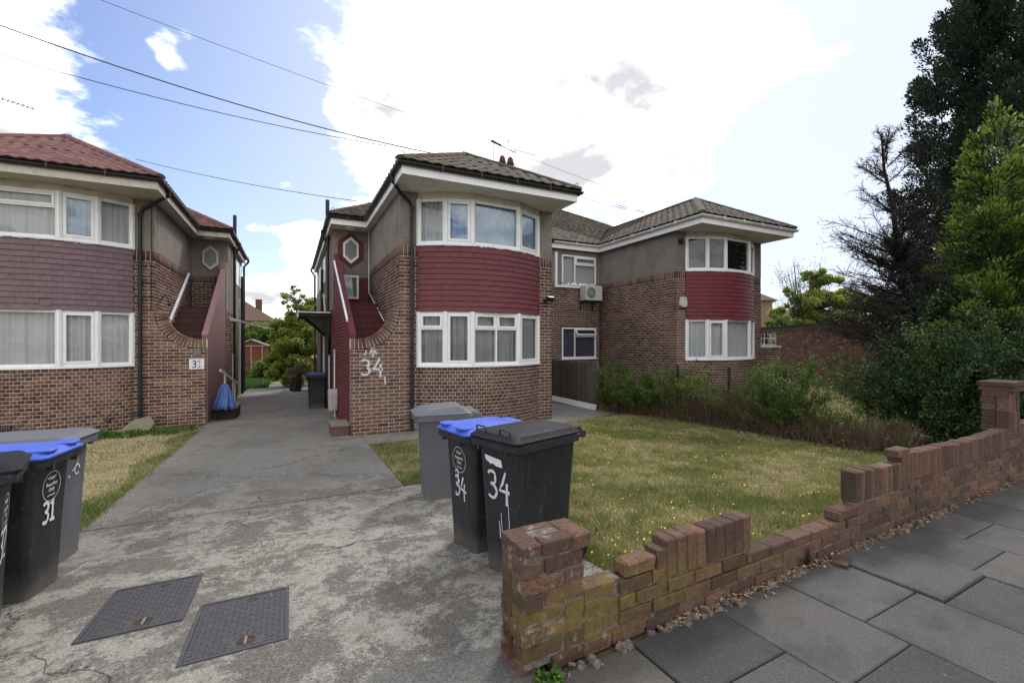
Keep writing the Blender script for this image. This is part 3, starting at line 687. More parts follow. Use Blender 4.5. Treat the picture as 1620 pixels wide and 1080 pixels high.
        for a in range(n):
            p = [C+rad(-th+2*th*(a+e)/n)*q for e, q in ((0, Ro), (1, Ro), (1, Rr-.12), (0, Rr-.12))]
            bk.prism([tuple(x[:2]) for x in p], 2.15, 3.515)
        bk.prism([tuple((C+rad(-th+2*th*i/n)*(Rr-.1))[:2]) for i in range(n+1)], 2.13, 2.2)
        bo = bk.build('tile_backing', M_leadgrey, s.root)
        TP = Pieces(); rows = 12; h = (3.50-2.13)/rows; wt = .168; Rt = Ro+.012
        for j in range(rows):
            ph = wt/2*(j % 2); q = int((2*th*Rt)/wt)+1
            for i in range(q+1):
                t0 = max(-th-.01, -th+(ph+(i-1)*wt+.0006)/Rt); t1 = min(th+.01, -th+(ph+i*wt-.0006)/Rt)
                if t1-t0 < .012: continue
                t = (t0+t1)/2; r = rad(t); dz = random.uniform(-.002, .002); tl = .16+random.uniform(-.015, .015)
                if random.random() < .012: dz = -.035
                up = (UZ-r*tl).normalized(); nn = (r+UZ*tl).normalized()
                TP.put(C+r*(Rt+.008)+UZ*(2.13+h*(j+.5)+dz), s.D(math.cos(t), math.sin(t)), nn, up, (t1-t0)*Rt, .015, h*1.05)
        TP.emit('hung_tile', 'hung_tiles', s.o['hung'], s.root, 300)
        # rough mortar fillet / flaking lead under the upper sill
        lf = MB()
        for i in range(26):
            t = -th+2*th*(i+.5)/26; r = rad(t); lf.obox(C+r*(Rt+.012)+UZ*(3.508+random.uniform(-.006, .004)), s.D(math.cos(t), math.sin(t)), r, UZ, 2*th*Rt/26*random.uniform(.6, 1.05), .035, random.uniform(.012, .03))
        lf.build('lead_flashing', M_leadgrey, s.root, kind='stuff')
        lf = MB()
        for i in range(14):
            t = random.uniform(-.6, .9)*th; r = rad(t); lf.obox(C+r*(Rt+.022)+UZ*(3.505+random.uniform(-.008, .004)), s.D(math.cos(t), math.sin(t)), r, (UZ+r*random.uniform(-.3, .3)).normalized(), random.uniform(.03, .10), .02, random.uniform(.008, .018))
        lf.build('flaking_mortar', M_cream, s.root, kind='stuff')
    def roof(s):
        o = s.o; P = s.P; oS, oI = o.get('ovS', .18), o.get('ovI', .08); c = 1/math.sqrt(1+PT*PT); root = s.root
        xl, xr = -oS-.06, 3.69+oI+.06; yf = -1.12; hw = (xr-xl)/2; xm = (xl+xr)/2; ye = 3.28; xo = -1.14; yb = o.get('yb', 13.1); AX = 5.75
        def up(dx, dy): return (s.D(dx, dy)*c+UZ*PT*c)
        def nrm(dx, dy): return (UZ*c-s.D(dx, dy)*PT*c)
        E = lambda x, y: P(x, y, ZR)
        # front hip of the wing, its two slopes, the body slopes
        s.roofslope(E(xl, yf), s.D(1, 0), up(0, 1), nrm(0, 1), hw, lambda h: [(h, 2*hw-h)])
        s.roofslope(E(xl, yf), s.D(0, 1), up(1, 0), nrm(1, 0), hw, lambda h: [(h, ye-yf+h)])
        s.roofslope(E(xr, yf), s.D(0, 1), up(-1, 0), nrm(-1, 0), hw, lambda h: [(h, ye-yf+h)])
        dpt = (yb-ye)/2
        def bi(h):
            r = []
            if h < hw:
                if xl+h > xo+h+.02: r.append((h, xl-xo+h))
                if xr-h < AX: r.append((xr-h-xo, AX-xo))
            else: r.append((h, AX-xo))
            return r
        s.roofslope(E(xo, ye), s.D(1, 0), up(0, 1), nrm(0, 1), dpt, bi)
        s.roofslope(E(xo, ye), s.D(0, 1), up(1, 0), nrm(1, 0), dpt, lambda h: [(h, 2*dpt-h)], (.36, .36))
        s.tiles.emit('roof_tile', 'roof_tiles', o['roofm'], root, 300)
        # deck under the tiles
        dk = MB(); z = lambda h: ZR+h*PT-.012
        def pl(pts): dk.add([P(x, y, z(h)) for x, y, h in pts], [tuple(range(len(pts)))], .5)
        pl([(xl, yf, 0), (xr, yf, 0), (xm, yf+hw, hw)]); pl([(xl, yf, 0), (xm, yf+hw, hw), (xm, ye+hw, hw), (xl, ye, 0)]); pl([(xr, yf, 0), (xr, ye, 0), (xm, ye+hw, hw), (xm, yf+hw, hw)])
        pl([(xo, ye, 0), (xl, ye, 0), (xm, ye+hw, hw), (xr, ye, 0), (AX, ye, 0), (AX, ye+dpt, dpt), (xo+dpt, ye+dpt, dpt)])
        pl([(xo, ye, 0), (xo+dpt, ye+dpt, dpt), (xo, yb, 0)]); pl([(xo, yb, 0), (xo+dpt, yb-dpt, dpt), (AX, yb-dpt, dpt), (AX, yb, 0)])
        dk.build('roof_deck', o['roofm'], root)
        # hip and ridge caps, segment by segment
        caps = MB()
        def cap(a, b):
            a = Vector(a)+UZ*.02; b = Vector(b)+UZ*.02; L = (b-a).length; n = max(1, round(L/.42)); t = (b-a)/n; td = t.normalized(); sd_ = td.cross(UZ).normalized(); w = sd_.cross(td)
            for i in range(n):
                p = a+t*i; q = a+t*(i+1)+td*.03; V = []
                for e, pp in ((.0, p), (.006, q)):
                    for k in range(6):
                        an = PI*k/5; V.append(pp+sd_*math.cos(an)*(.11+e)+w*(math.sin(an)*(.075+e)-.035))
                caps.add(V, [(k, k+1, k+7, k+6) for k in range(5)]+[(5, 4, 3, 2, 1, 0), (6, 7, 8, 9, 10, 11)])
        T = lambda x, y, h: P(x, y, ZR+h*PT)
        cap(T(xl, yf, 0), T(xm, yf+hw, hw)); cap(T(xr, yf, 0), T(xm, yf+hw, hw)); cap(T(xm, yf+hw, hw), T(xm, ye+hw, hw)); cap(T(xo, ye, 0), T(xo+dpt, ye+dpt, dpt)); cap(T(xo+dpt, ye+dpt, dpt), T(AX, ye+dpt, dpt))
        cap(T(xo, yb, 0), T(xo+dpt, yb-dpt, dpt)); caps.each('ridge_tile', o.get('capm', o['roofm']), root)
        # soffits and fascias
        sf = MB(); fa = MB(); e = .08
        s.bx(sf, xl+e, xr-e, yf+e, .0-.001, ZS, ZS+.02); s.bx(sf, xl+e, .0, 0, ye+.1, ZS-.001, ZS+.019); s.bx(sf, xr-e-oI, xr-e, 0.001, ye+.1, ZS, ZS+.02)
        s.bx(sf, xo+e, 0, ye+e, 4.06, ZS-.002, ZS+.018); s.bx(sf, 3.69, AX, ye+e, 3.5, ZS-.002, ZS+.018); s.bx(sf, xo+e, -.96, 4.06, yb-.2, ZS-.002, ZS+.018)
        sf.each('soffit', o['soffit'], root)
        t = .022
        s.bx(fa, xl+e-t, xr-e+t, yf+e-t, yf+e, ZS-.03, ZR-.03); s.bx(fa, xl+e-t, xl+e, yf+e+.001, ye+e-.001, ZS-.03, ZR-.03); s.bx(fa, xr-e, xr-e+t, yf+e+.001, ye+e-.001, ZS-.03, ZR-.03)
        s.bx(fa, xo+e-t, xl+e-t, ye+e-t, ye+e, ZS-.03, ZR-.03); s.bx(fa, xr-e+t, AX, ye+e-t, ye+e, ZS-.03, ZR-.03); s.bx(fa, xo+e-t, xo+e, ye+e+.001, yb-.1, ZS-.03, ZR-.03)
        fa.each('fascia', o['fascia'], root)
        # gutters
        def gutter(pts, mat_):
            g = MB(); prof = [(math.cos(a)*.062, math.sin(a)*.066) for a in np.linspace(PI, 2*PI, 7)]+[(.045, 0), (.045*math.cos(-.6), -.045*math.sin(.6)), (0, -.046), (-.036, -.026), (-.045, 0)]
            pts = [Vector(p) for p in pts]; rings = []
            for i, p in enumerate(pts):
                d0 = (pts[i]-pts[i-1]).normalized() if i else None; d1 = (pts[i+1]-pts[i]).normalized() if i < len(pts)-1 else None
                if d0 is None: d = d1; k = 1
                elif d1 is None: d = d0; k = 1
                else: d = (d0+d1).normalized(); k = 1/max(.3, d.dot(d0))
                sd_ = d.cross(UZ).normalized(); rings.append([p+sd_*a*k+UZ*b for a, b in prof])
            g.loft(rings)
            go = g.build('gutter', mat_, root)
            br = MB()
            for a, b in zip(pts, pts[1:]):
                L = (b-a).length; n = int(L/.9); d = (b-a).normalized(); sd_ = d.cross(UZ)
                for i in range(1, n+1): br.obox(a+d*L*i/(n+1)-UZ*.02, d, sd_, UZ, .03, .125, .09)
            br.each('gutter_bracket', mat_, go)
        go = .045; zg = ZR-.050; gm = o['gut']; gm2 = o.get('gut2', gm)
        gutter([P(xo+e+.001-t-go-.005, yb-.2, zg), P(xo+e-t-go-.005, ye+e-t-go, zg), P(xl+e-t-go, ye+e-t-go, zg), P(xl+e-t-go, yf+e-t-go, zg), P(xr-e+t+go, yf+e-t-go, zg), P(xr-e+t+go, ye+e-t-go, zg)] if True else None, gm)
        gutter([P(xr-e+t+go+.058, ye+e-t-go, zg), P(AX, ye+e-t-go, zg)], gm2)
        # rainwater pipe: swan neck, then down the front wall
        dp = MB(); px = .245; r = .036
        dp.tube([P(xl+e-t-go, -.42, zg-.03), P(xl+e-t-go, -.40, zg-.14), P(-.02, -.2, zg-.30), P(px-.06, -.07, zg-.40), P(px, -.062, zg-.52), P(px, -.062, 3.0), P(px, -.062, gz(s.Y0)+.02)], r, 10)
        for zz in (4.25, 2.75, 1.15, .2): dp.tube([P(px, -.062, zz), P(px, -.062, zz+.06)], .047, 10)
        if not o.get('nopipe'): dp.build('downpipe', M_blackpl, root, smooth=40)
        # soil and vent pipes on the flank
        if o.get('arch', True):
            v = MB(); v.tube([P(-1.05, 5.0, 5.7), P(-1.05, 5.0, ZR-.6)], .055, 8); v.tube([P(-1.20, 5.0, ZR-.08), P(-1.20, 5.0, ZR-.2), P(-1.04, 5.0, ZR-.5), P(-1.04, 5.0, gz(14))], .04, 8)
            v.tube([P(-1.2, yb-.3, ZR-.08), P(-1.2, yb-.3, ZR-.2), P(-1.05, yb-.3, ZR-.4), P(-1.05, yb-.3, -.5)], .04, 8); v.tube([P(-1.05, 7.6, 4.0), P(-1.05, 7.6, -.5)], .05, 8)
            v.each('soil_pipe', M_blackpl, root)
            v = MB(); v.tube([P(-1.04, 5.9, 2.9), P(-1.10, 5.9, 3.0), P(-1.04, 5.9, 2.2)], .03, 6); v.tube([P(-1.03, 6.8, 2.3), P(-1.03, 6.8, -.45)], .045, 6); v.tube([P(-1.03, 4.6, 1.1), P(-1.03, 4.6, -.4)], .02, 6)
            v.each('white_pipe', M_greygut, root)
            w = MB()
            for y in ((7.2, 9.6, 11.4) if yb > 12 else (6.2, 7.4)): s.bx(w, -.985, -.95, y, y+.9, 3.55, 4.4)
            w.each('side_window', M_upvc, root)

def cell(*a): return a
ONE = [(0, 1, 0, 1, 0)]; CAS = [(0, 1, 0, 1, 1)]
main = House('brick_house', 'brick house with bright red tiled bay, black gutters and a painted 34', 2.03, 9.43, 1, dict(
    brick=M_brick, rough=M_rough, hung=M_redtile, parapet=M_redwall, copingc=M_redwall, step=M_redstep, painted=True, roofm=M_roof, soffit=M_soffit, fascia=M_fascia, gut=M_blackpl, coping=M_cream, ovI=.02,
    ground=[([(0, 1, 0, .70, 0), (0, 1, .70, 1, 1)], M_net2, M_glass0), (CAS, M_net2, M_glass0), ([(0, .5, 0, .70, 0), (.5, 1, 0, .70, 0), (0, .5, .70, 1, 1), (.5, 1, .70, 1, 1)], M_net2, M_glass0), (CAS, M_net2, M_glass0)],
    upper=[(ONE, M_net, M_glass), (CAS, M_netw, M_glass2), (ONE, M_netw, M_glass2), (CAS, M_netw, M_glass2)]))
right = House('brick_house', 'farther brick house with dark red tiled bay, white gutters and pebbledash above', 13.53, 9.43, -1, dict(
    brick=M_brick, rough=M_rough2, hung=M_redtile2, parapet=M_redwall, copingc=M_redwall, step=M_redstep, arch=False, rw=True, roofm=M_roof, soffit=M_soffit, fascia=M_fascia, gut=M_greygut, coping=M_cream, ovS=-.02, ovI=.18, nopipe=True, bayflip=True,
    ground=[(ONE, M_netw, M_glass0), (CAS, M_netw, M_glass0), (ONE, M_netw, M_glass0), (ONE, M_netw, M_glass0)],
    upper=[(ONE, M_dark, M_glass), (ONE, M_dark, M_glass), (ONE, M_dark, M_glass), (ONE, M_dark, M_glass2)]))
left = House('brick_house', 'left-edge brick house with mauve tiled bay, red tiled roof and plate 31', -2.725, 12.55, -1, dict(
    brick=M_brick2, rough=M_rough, hung=M_mauvetile, parapet=M_mauvewall, copingc=M_mauvewall, step=M_brownstep, roofm=M_roof2, bigtile=True, yb=8.6, soffit=M_cream, fascia=M_cream, gut=M_blackpl, coping=M_cream, ovS=.28, ovI=.2,
    ground=[(ONE, M_netw, M_glass0), (CAS, M_netw, M_glass0), (ONE, M_netw, M_glass0), (ONE, M_net, M_glass0)],
    upper=[(ONE, M_net, M_glass0), (CAS, M_netw, M_glass2), ([(0, 1, 0, .68, 0), (0, 1, .68, 1, 1)], M_net, M_glass), (ONE, M_net, M_glass0)]))
# ------------------------------------------------------------------ drive, lawns, pavement
apron = sheet('driveway', [(-9, -1.6), (.95, -1.6), (.99, 1.9), (1.92, 1.95), (1.90, 5.585), (-9, 5.585)], M_conc, .0)
pav2 = sheet('driveway', [(-1.78, 5.60), (1.25, 5.60), (1.25, 8.55), (1.13, 26), (-1.75, 26)], M_conc, .004)
pav3 = sheet('path', [(1.262, 8.45), (5.9, 8.75), (5.9, 9.5), (1.262, 9.5)], M_conc, .002)
pav4 = sheet('path', [(5.3, 9.53), (6.2, 8.9), (7.9, 9.6), (7.78, 12.95), (5.3, 12.95)], M_conc, -.004)
lawn1 = sheet('lawn', [(1.94, 2.05), (9.2, 2.3), (9.0, 9.6), (1.94, 9.0)], M_lawn, -.02)
lawn2 = sheet('lawn', [(1.265, 5.60), (1.93, 5.60), (1.93, 8.5), (1.265, 8.42)], M_lawn, -.018)
lawn3 = sheet('lawn', [(-9, 5.62), (-1.79, 5.62), (-1.79, 12.3), (-9, 12.3)], M_lawn, -.02)
# kerb and road behind the camera
kb = MB(); kb.obox(SP(6, -4.95, -.03), US, UT, UZ, 60, .13, .22); kb.build('kerb', M_slab, kind='structure')
rd = MB(); rd.obox(SP(6, -9.5, -.13), US, UT, UZ, 120, 9, .04); rd.build('road', plain('asphalt', (.05, .05, .052), .9, .2, .3, 2), kind='structure')
pv = MB(); pv.obox(SP(14.4, -2.42, -.045), US, UT, UZ, 30, 4.9, .04); pavement = pv.build('pavement', M_soil, kind='structure')
bounds = [-.03, .60, 1.215, 1.825, 2.43, 3.05, 3.66, 4.28, 4.89, 5.5, 6.1, 6.72, 7.33, 7.95]
first = [.70, .40, .66, .46, .585, .52, .30, .55, .44, .62, .40, .50, .66]
for i in range(13):
    t = -.04; j = 0; L = first[i]
    while t > -2.9:
        a, b = bounds[i]+.004, bounds[i+1]-.004; t1 = t-L
        dz = {(4, 0): .014, (1, 0): .004}.get((i, j), RNG.uniform(-.003, .003)); tx, ty = RNG.uniform(-.003, .003, 2)
        m = MB(); Q = [(a, t1+.007), (b, t1+.007), (b, t), (a, t)]; e = .006
        V = []
        for z, q in ((-.03, 0), (-.006, 0), (0, e)):
            for (x, y), sx, sy in zip(Q, (1, -1, -1, 1), (1, 1, -1, -1)):
                p = SP(x+sx*q, y+sy*q); V.append((p[0], p[1], z+dz+tx*(x-a)+ty*(y-t)))
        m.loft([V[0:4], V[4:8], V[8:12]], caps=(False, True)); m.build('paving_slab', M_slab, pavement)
        t = t1; L = .905; j += 1
# strip of rubble, mortar and leaf litter along the wall foot
def scatter(name, n, f, size, mat_, thick=.4, **kw):
    P = np.array([f() for _ in range(n)]); a = RNG.uniform(0, 2*PI, n); t = RNG.normal(0, .45, n); s_ = size*RNG.uniform(.5, 1.4, n)
    u = np.stack([np.cos(a), np.sin(a), t*.5], 1)*s_[:, None]; v = np.stack([-np.sin(a), np.cos(a), RNG.normal(0, .4, n)], 1)*s_[:, None]*thick
    V = np.stack([P-u, P-v, P+u, P+v], 1).reshape(-1, 3); F = np.arange(4*n).reshape(-1, 4)
    return npmesh(name, V, F, mat_, RNG.random(n), kind='stuff', **kw)
scatter('leaf_litter', 2600, lambda: tuple(SP(random.uniform(.9, 6.4), -.01-abs(random.gauss(0, .028)), random.uniform(.002, .02))), .012, M_litter)
scatter('drive_litter', 700, lambda: (lambda x, y: (x, y, gz(y)+.006))(*( (random.uniform(-1.7, 1.2), 5.59+random.gauss(0, .03)) if random.random() < .4 else (random.gauss(-.1, .35), random.gauss(4.2, .5)))), .010, M_litter)
# ------------------------------------------------------------------ grass
def patch(x, y):      # 0 green .. 1 straw, the same field everywhere
    return .5+.15*np.sin(1.7*x+1.6*np.sin(1.3*y+.7*x))*np.sin(1.1*y+1.1+.8*np.sin(1.9*x))+.13*np.sin(4.1*x+1.9*y+.5+1.3*np.sin(2.7*y))*np.sin(3.3*y-2.2*x+1.2*np.sin(3.1*x))+.12*np.sin(9.3*x-2+2*np.sin(5*y))*np.sin(8.1*y+x+2*np.sin(6*x))
def grass(name, n, reg, hgt=.035, bias=0., mat_=None, power=1., wid=.0022):
    x0, x1, y0, y1, ok = reg; x = RNG.uniform(x0, x1, n*2); y = y0+(y1-y0)*RNG.random(n*2)**power
    k = ok(x, y); x, y = x[k][:n], y[k][:n]; n = len(x); p = patch(x, y)+bias; c = np.clip(p+RNG.normal(0, .20, n), 0, 1)
    d = np.hypot(x, y); h = hgt*RNG.uniform(.4, 1.5, n)*(1.25-.6*np.clip(p, 0, 1)); w = wid*(1+d*.28)*RNG.uniform(.7, 1.5, n)
    a = RNG.uniform(0, 2*PI, n); ln = RNG.uniform(.2, 1.1, n)*h; b = RNG.uniform(0, 2*PI, n); z = gzn(y)-.021
    B = np.stack([x, y, z], 1); u = np.stack([np.cos(a), np.sin(a), 0*a], 1)*w[:, None]; T = np.stack([x+np.cos(b)*ln, y+np.sin(b)*ln, z+h], 1)
    V = np.stack([B-u, B+u, T], 1).reshape(-1, 3); return npmesh(name, V, np.arange(3*n).reshape(-1, 3), mat_ or M_grass, c, kind='stuff')
def rlawn(x, y):
    a = (x > 1.95+.04*np.sin(9*y))&(y > 2.03+.035*x-.07+.03)&(y < 8.78+.06*np.sin(5*x)+(x > 6)*(.25*(x-6)))&(x < 8.6)
    b = (x > 1.265)&(x < 1.96)&(y > 5.62+.03*np.sin(11*x))&(y < 8.42); return a|b
grass('grass', 330000, (1.2, 8.7, 2.0, 9.5, rlawn), .034, -.06, power=1.25)
grass('grass', 9000, (1.93, 2.5, 2.1, 5.5, lambda x, y: x < 2.05+.1*np.sin(7*y)), .05, -.25)
grass('grass', 60000, (-6.5, -1.76, 5.63, 12.3, lambda x, y: x < -1.80+.05*np.sin(6*y)), .022, .32)
grass('grass', 7000, (-2.2, -1.74, 5.63, 11.5, lambda x, y: RNG.random(len(x)) < np.clip(1+(x+1.86)*4.5+.5*np.sin(3.1*y), 0, 1)), .034, -.12)
grass('grass', 9000, (-3.0, -1.75, 5.5, 6.6, lambda x, y: RNG.random(len(x)) < np.exp(-((x+2.2)**2+(y-6.0)**2)*6)), .05, -.3)
grass('grass', 900, (-1.75, 1.2, 5.565, 5.61, lambda x, y: patch(x*3, y) > .5), .02, .4)
grass('grass', 16000, (-4.0, -1.0, 24, 33, lambda x, y: x > -9), .16, -.1, M_ivy, 1, .004)
grass('grass', 50000, (7.4, 22, 4.5, 20, lambda x, y: x > 8.2), .10, .05, None, 1, .004)
# weed clumps in the lawn (rounder, darker leaves)
def leaves(P, size, asp=.5, N=None, spread=.9):
    n = len(P); a = RNG.normal(size=(n, 3)); 
    if N is not None: a = a*spread+N
    a /= np.linalg.norm(a, axis=1)[:, None]; r = RNG.normal(size=(n, 3)); u = np.cross(a, r); u /= np.linalg.norm(u, axis=1)[:, None]+1e-9; v = np.cross(a, u)
    s_ = (size*RNG.uniform(.6, 1.4, n))[:, None]; P = np.asarray(P)
    V = np.stack([P-u*s_, P-v*s_*asp+a*s_*.12, P+u*s_, P+v*s_*asp+a*s_*.12], 1).reshape(-1, 3)
    return V, np.arange(4*n).reshape(-1, 4)
def tufts(name, n):
    xs, ys = [], []
    while len(xs) < n:
        x, y = random.uniform(1.3, 8.4), random.uniform(2.1, 9.0)
        if rlawn(np.array([x]), np.array([y]))[0] and (patch(x, y) < .48 or random.random() < .12): xs.append(x); ys.append(y)
    k = 26; X = np.repeat(xs, k)+RNG.normal(0, .022, n*k); Y = np.repeat(ys, k)+RNG.normal(0, .022, n*k); a = RNG.uniform(0, 2*PI, n*k); h = RNG.uniform(.03, .085, n*k); w = .003; z = gzn(Y)-.02; l = h*RNG.uniform(.2, .9, n*k)
    B = np.stack([X, Y, z], 1); u = np.stack([np.cos(a+1.57), np.sin(a+1.57), 0*a], 1)*w; T = np.stack([X+np.cos(a)*l, Y+np.sin(a)*l, z+h], 1); npmesh(name, np.stack([B-u, B+u, T], 1).reshape(-1, 3), np.arange(3*n*k).reshape(-1, 3), M_grass, np.clip(np.repeat(RNG.uniform(-.1, .55, n), k)+RNG.normal(0, .1, n*k), 0, 1), kind='stuff')
tufts('grass_tufts', 1500)
def clumps(name, spots, per, rad, h, size, mat_, lo=0, hi=1):
    Ps = []
    for x, y, k in spots:
        n = int(per*k); r = rad*k*np.sqrt(RNG.random(n)); t = RNG.uniform(0, 2*PI, n); X = x+r*np.cos(t); Y = y+r*np.sin(t)*.9
        Ps.append(np.stack([X, Y, gzn(Y)-.015+RNG.random(n)*h*(1-.6*(r/(rad*k)))], 1))
    P = np.concatenate(Ps); V, F = leaves(P, size, .55, np.array([0, 0, 1.]), .7); npmesh(name, V, F, mat_, RNG.uniform(lo, hi, len(P)), kind='stuff')
sp = []
while len(sp) < 260:
    x, y = random.uniform(2.0, 8.2), random.uniform(2.2, 8.8)
    if rlawn(np.array([x]), np.array([y]))[0] and patch(x, y) < .56: sp.append((x, y, random.uniform(.3, 1)))
clumps('lawn_weeds', sp, 60, .16, .035, .009, M_hedge)
clumps('weeds', [(-3.9+.22*i+random.uniform(-.1, .1), 11.75+random.uniform(-.15, .2), random.uniform(.6, 1.1)) for i in range(9)]+[(-4.6, 11.6, 1), (-3.6, 11.3, .8), (-4.2, 11.1, .9), (-5, 11.8, 1)], 420, .3, .16, .022, M_ivy)
clumps('weeds', [(2.62, 2.06, .5), (2.75, 2.1, .45), (3.6, 2.15, .5), (3.75, 2.2, .35)], 420, .16, .09, .012, M_ivy)
clumps('kerb_weed', [(.985, 1.70, .5), (1.03, 1.675, .4), (1.06, 1.70, .3)], 170, .09, .11, .016, M_ivy)
# yellow flowers
n = 1500; X = RNG.uniform(1.3, 8.3, n*2); Y = 2.1+6.8*RNG.random(n*2)**1.1; k = rlawn(X, Y)&(patch(X*1.3+2, Y*1.2)+.35*RNG.random(n*2) > .70); X, Y = X[k][:n], Y[k][:n]; n = len(X)
hh = RNG.uniform(.02, .055, n); V = []; r = RNG.uniform(.004, .0088, n)*(1+.03*np.hypot(X, Y))
ring = [(math.cos(q*PI/3), math.sin(q*PI/3)) for q in range(6)]; tx, ty = RNG.normal(0, .4, n), RNG.normal(0, .4, n)
V = np.stack([np.stack([X+r*a, Y+r*b, gzn(Y)-.015+hh+r*(a*tx+b*ty)], 1) for a, b in ring], 1).reshape(-1, 3)
npmesh('yellow_flowers', V, np.arange(6*n).reshape(-1, 6), M_flower, None, kind='stuff')
# ------------------------------------------------------------------ garden wall
def gbrick(seed, bev=.028):
    """worn brick: a chamfered block with uneven corners, unit size"""
    rr = random.Random(seed); V = []; F = []
    idx = {}
    for sx in (-1, 1):
        for sy in (-1, 1):
            for sz in (-1, 1):
                ch = 1+rr.random()*1.6 if rr.random() < .8 else 3.5; j = [rr.uniform(-.012, .012) for _ in range(3)]
                for ax in range(3):
                    p = [sx*.5, sy*.5, sz*.5]; e = (bev*.45*ch, bev*ch, bev*1.2*ch)
                    for q in range(3):
                        if q != ax: p[q] -= (sx, sy, sz)[q]*e[q]
                        p[q] += j[q]*(.4 if q == 0 else 1)
                    idx[(sx, sy, sz, ax)] = len(V); V.append(tuple(p))
    for ax in range(3):
        o = [q for q in range(3) if q != ax]
        for sg in (-1, 1):
            c = []
            for a, b in ((-1, -1), (1, -1), (1, 1), (-1, 1)):
                k = [0, 0, 0]; k[ax] = sg; k[o[0]] = a; k[o[1]] = b; c.append(idx[(*k, ax)])
            F.append(tuple(c if (sg > 0) == (ax != 1) else c[::-1]))
        for a in (-1, 1):
            for b in (-1, 1):
                k0 = [0, 0, 0]; k1 = [0, 0, 0]; k0[ax] = -1; k1[ax] = 1
                for k in (k0, k1): k[o[0]] = a; k[o[1]] = b
                f = (idx[(*k0, o[0])], idx[(*k1, o[0])], idx[(*k1, o[1])], idx[(*k0, o[1])]); F.append(f)
    for sx in (-1, 1):
        for sy in (-1, 1):
            for sz in (-1, 1): F.append(tuple(idx[(sx, sy, sz, ax)] for ax in range(3)))
    return V, F
GB = []
for i in range(10):
    V, F = gbrick(i); me = bpy.data.meshes.new('brick'); me.from_pydata(V, [], F)
    import bmesh
    b_ = bmesh.new(); b_.from_mesh(me); bmesh.ops.recalc_face_normals(b_, faces=b_.faces); b_.to_mesh(me); b_.free(); me.materials.append(M_gbrick); GB.append(me)
wroot = thing('garden_wall', 'low broken brick wall with yellow lichen between the pavement and the lawn', 'wall', SP(0, 0, 0))
gm = MB(); NB = [0]
def lay(root, c, L, D, Hh, u=US, w=UZ, jit=1.0, name='brick', mesh=None):
    NB[0] += 1; w = (w+US*random.gauss(0, .008)*jit+UT*random.gauss(0, .008)*jit).normalized(); u = (u-w*u.dot(w)).normalized(); v = w.cross(u)
    c = Vector(c)+UT*random.uniform(-.004, .004)*jit-ORG[root.name]
    o = bpy.data.objects.new(name, mesh or random.choice(GB)); COL.objects.link(o); o.parent = root
    L, D, Hh = L*random.uniform(.985, 1.0), D, Hh*random.uniform(.97, 1.02); f = random.choice((-1, 1)); u, v = u*f, v*f
    o.matrix_local = Matrix(((u[0]*L, v[0]*D, w[0]*Hh, c[0]), (u[1]*L, v[1]*D, w[1]*Hh, c[1]), (u[2]*L, v[2]*D, w[2]*Hh, c[2]), (0, 0, 0, 1))); return o
def course(root, s0, s1, z, ph, t0=0.0, D=.103, h=.065, sag=lambda s: 0):
    s_ = s0-ph
    while s_ < s1-.02:
        a, b = max(s0, s_), min(s1, s_+.217)
        if b-a > .03: lay(root, SP((a+b)/2, t0+D/2, z+h/2+sag((a+b)/2)), b-a, D, h)
        s_ += .226
def soldiers(root, s0, s1, z, top, w=.071, t0=0.0, D=.105, lean=0):
    n = round((s1-s0)/(w+.004)); q = (s1-s0)/n
    for i in range(n):
        s_ = s0+(i+.5)*q; T = top(s_)+random.uniform(-.006, .006); lay(root, SP(s_, t0+D/2, (z+T)/2), T-z, D, q-.003, UZ, (US+UZ*lean*random.uniform(.6, 1.3)).normalized(), jit=.5)
m = MB()
for i in range(150):
    s_ = random.uniform(.05, 4.2); V, F = gbrick(200+i % 9, .10); z_ = random.uniform(.006, .02) if i % 5 else random.uniform(.015, .035); an = random.uniform(0, PI); u = US*math.cos(an)+UT*math.sin(an); v = -US*math.sin(an)+UT*math.cos(an); L_, D_ = random.uniform(.01, .07), random.uniform(.01, .05)
    P_ = SP(s_, -.02-abs(random.gauss(0, .028)), z_*.2); m.add([P_+u*x*L_+v*y*D_+UZ*z*z_+UZ*random.gauss(0, .002) for x, y, z in V], F)
m.build('mortar_rubble', M_gmortar, kind='stuff')
# end pier (1.5 x 1 bricks), mixed bond
pz = [-.02+.0755*k for k in range(8)]
for k, z in enumerate(pz[:7]):
    h = .066; odd = k % 2; zc = z+.033+.012
    if k == 0:
        lay(wroot, SP(.245, .05, zc), .20, .10, h, (US+UT*.12).normalized()); lay(wroot, SP(.05, .12, zc), .10, .2, h); lay(wroot, SP(.2, .17, zc), .2, .1, h); lay(wroot, SP(.43, .05, zc+.004), .12, .1, h*.9); continue
    if odd:
        lay(wroot, SP(.108, .05, zc), .215, .103, h); lay(wroot, SP(.282, .05, zc), .108, .103, h); lay(wroot, SP(.05, .163, zc), .102, .10, h); lay(wroot, SP(.218, .163, zc), .215, .10, h)
    else:
        lay(wroot, SP(.052, .10, zc), .102, .215, h); lay(wroot, SP(.222, .05, zc), .215, .103, h); lay(wroot, SP(.222, .163, zc), .215, .10, h)
# top course of the pier: broken, with a frog and mortar
z = pz[7]+.012+.030
lay(wroot, SP(.052, .11, z), .103, .215, .060); lay(wroot, SP(.20, .045, z+.003), .19, .085, .066); lay(wroot, SP(.185, .125, z-.006), .15, .075, .052); lay(wroot, SP(.19, .19, z), .17, .062, .060)
lay(wroot, SP(.318, .105, z+.002), .108, .215, .066, (US+UT*.03).normalized())
gm.obox(SP(.166, .108, .28), US, UT, UZ, .318, .205, .50); gm.obox(SP(.166, .108, .555), US, UT, UZ, .30, .19, .045)
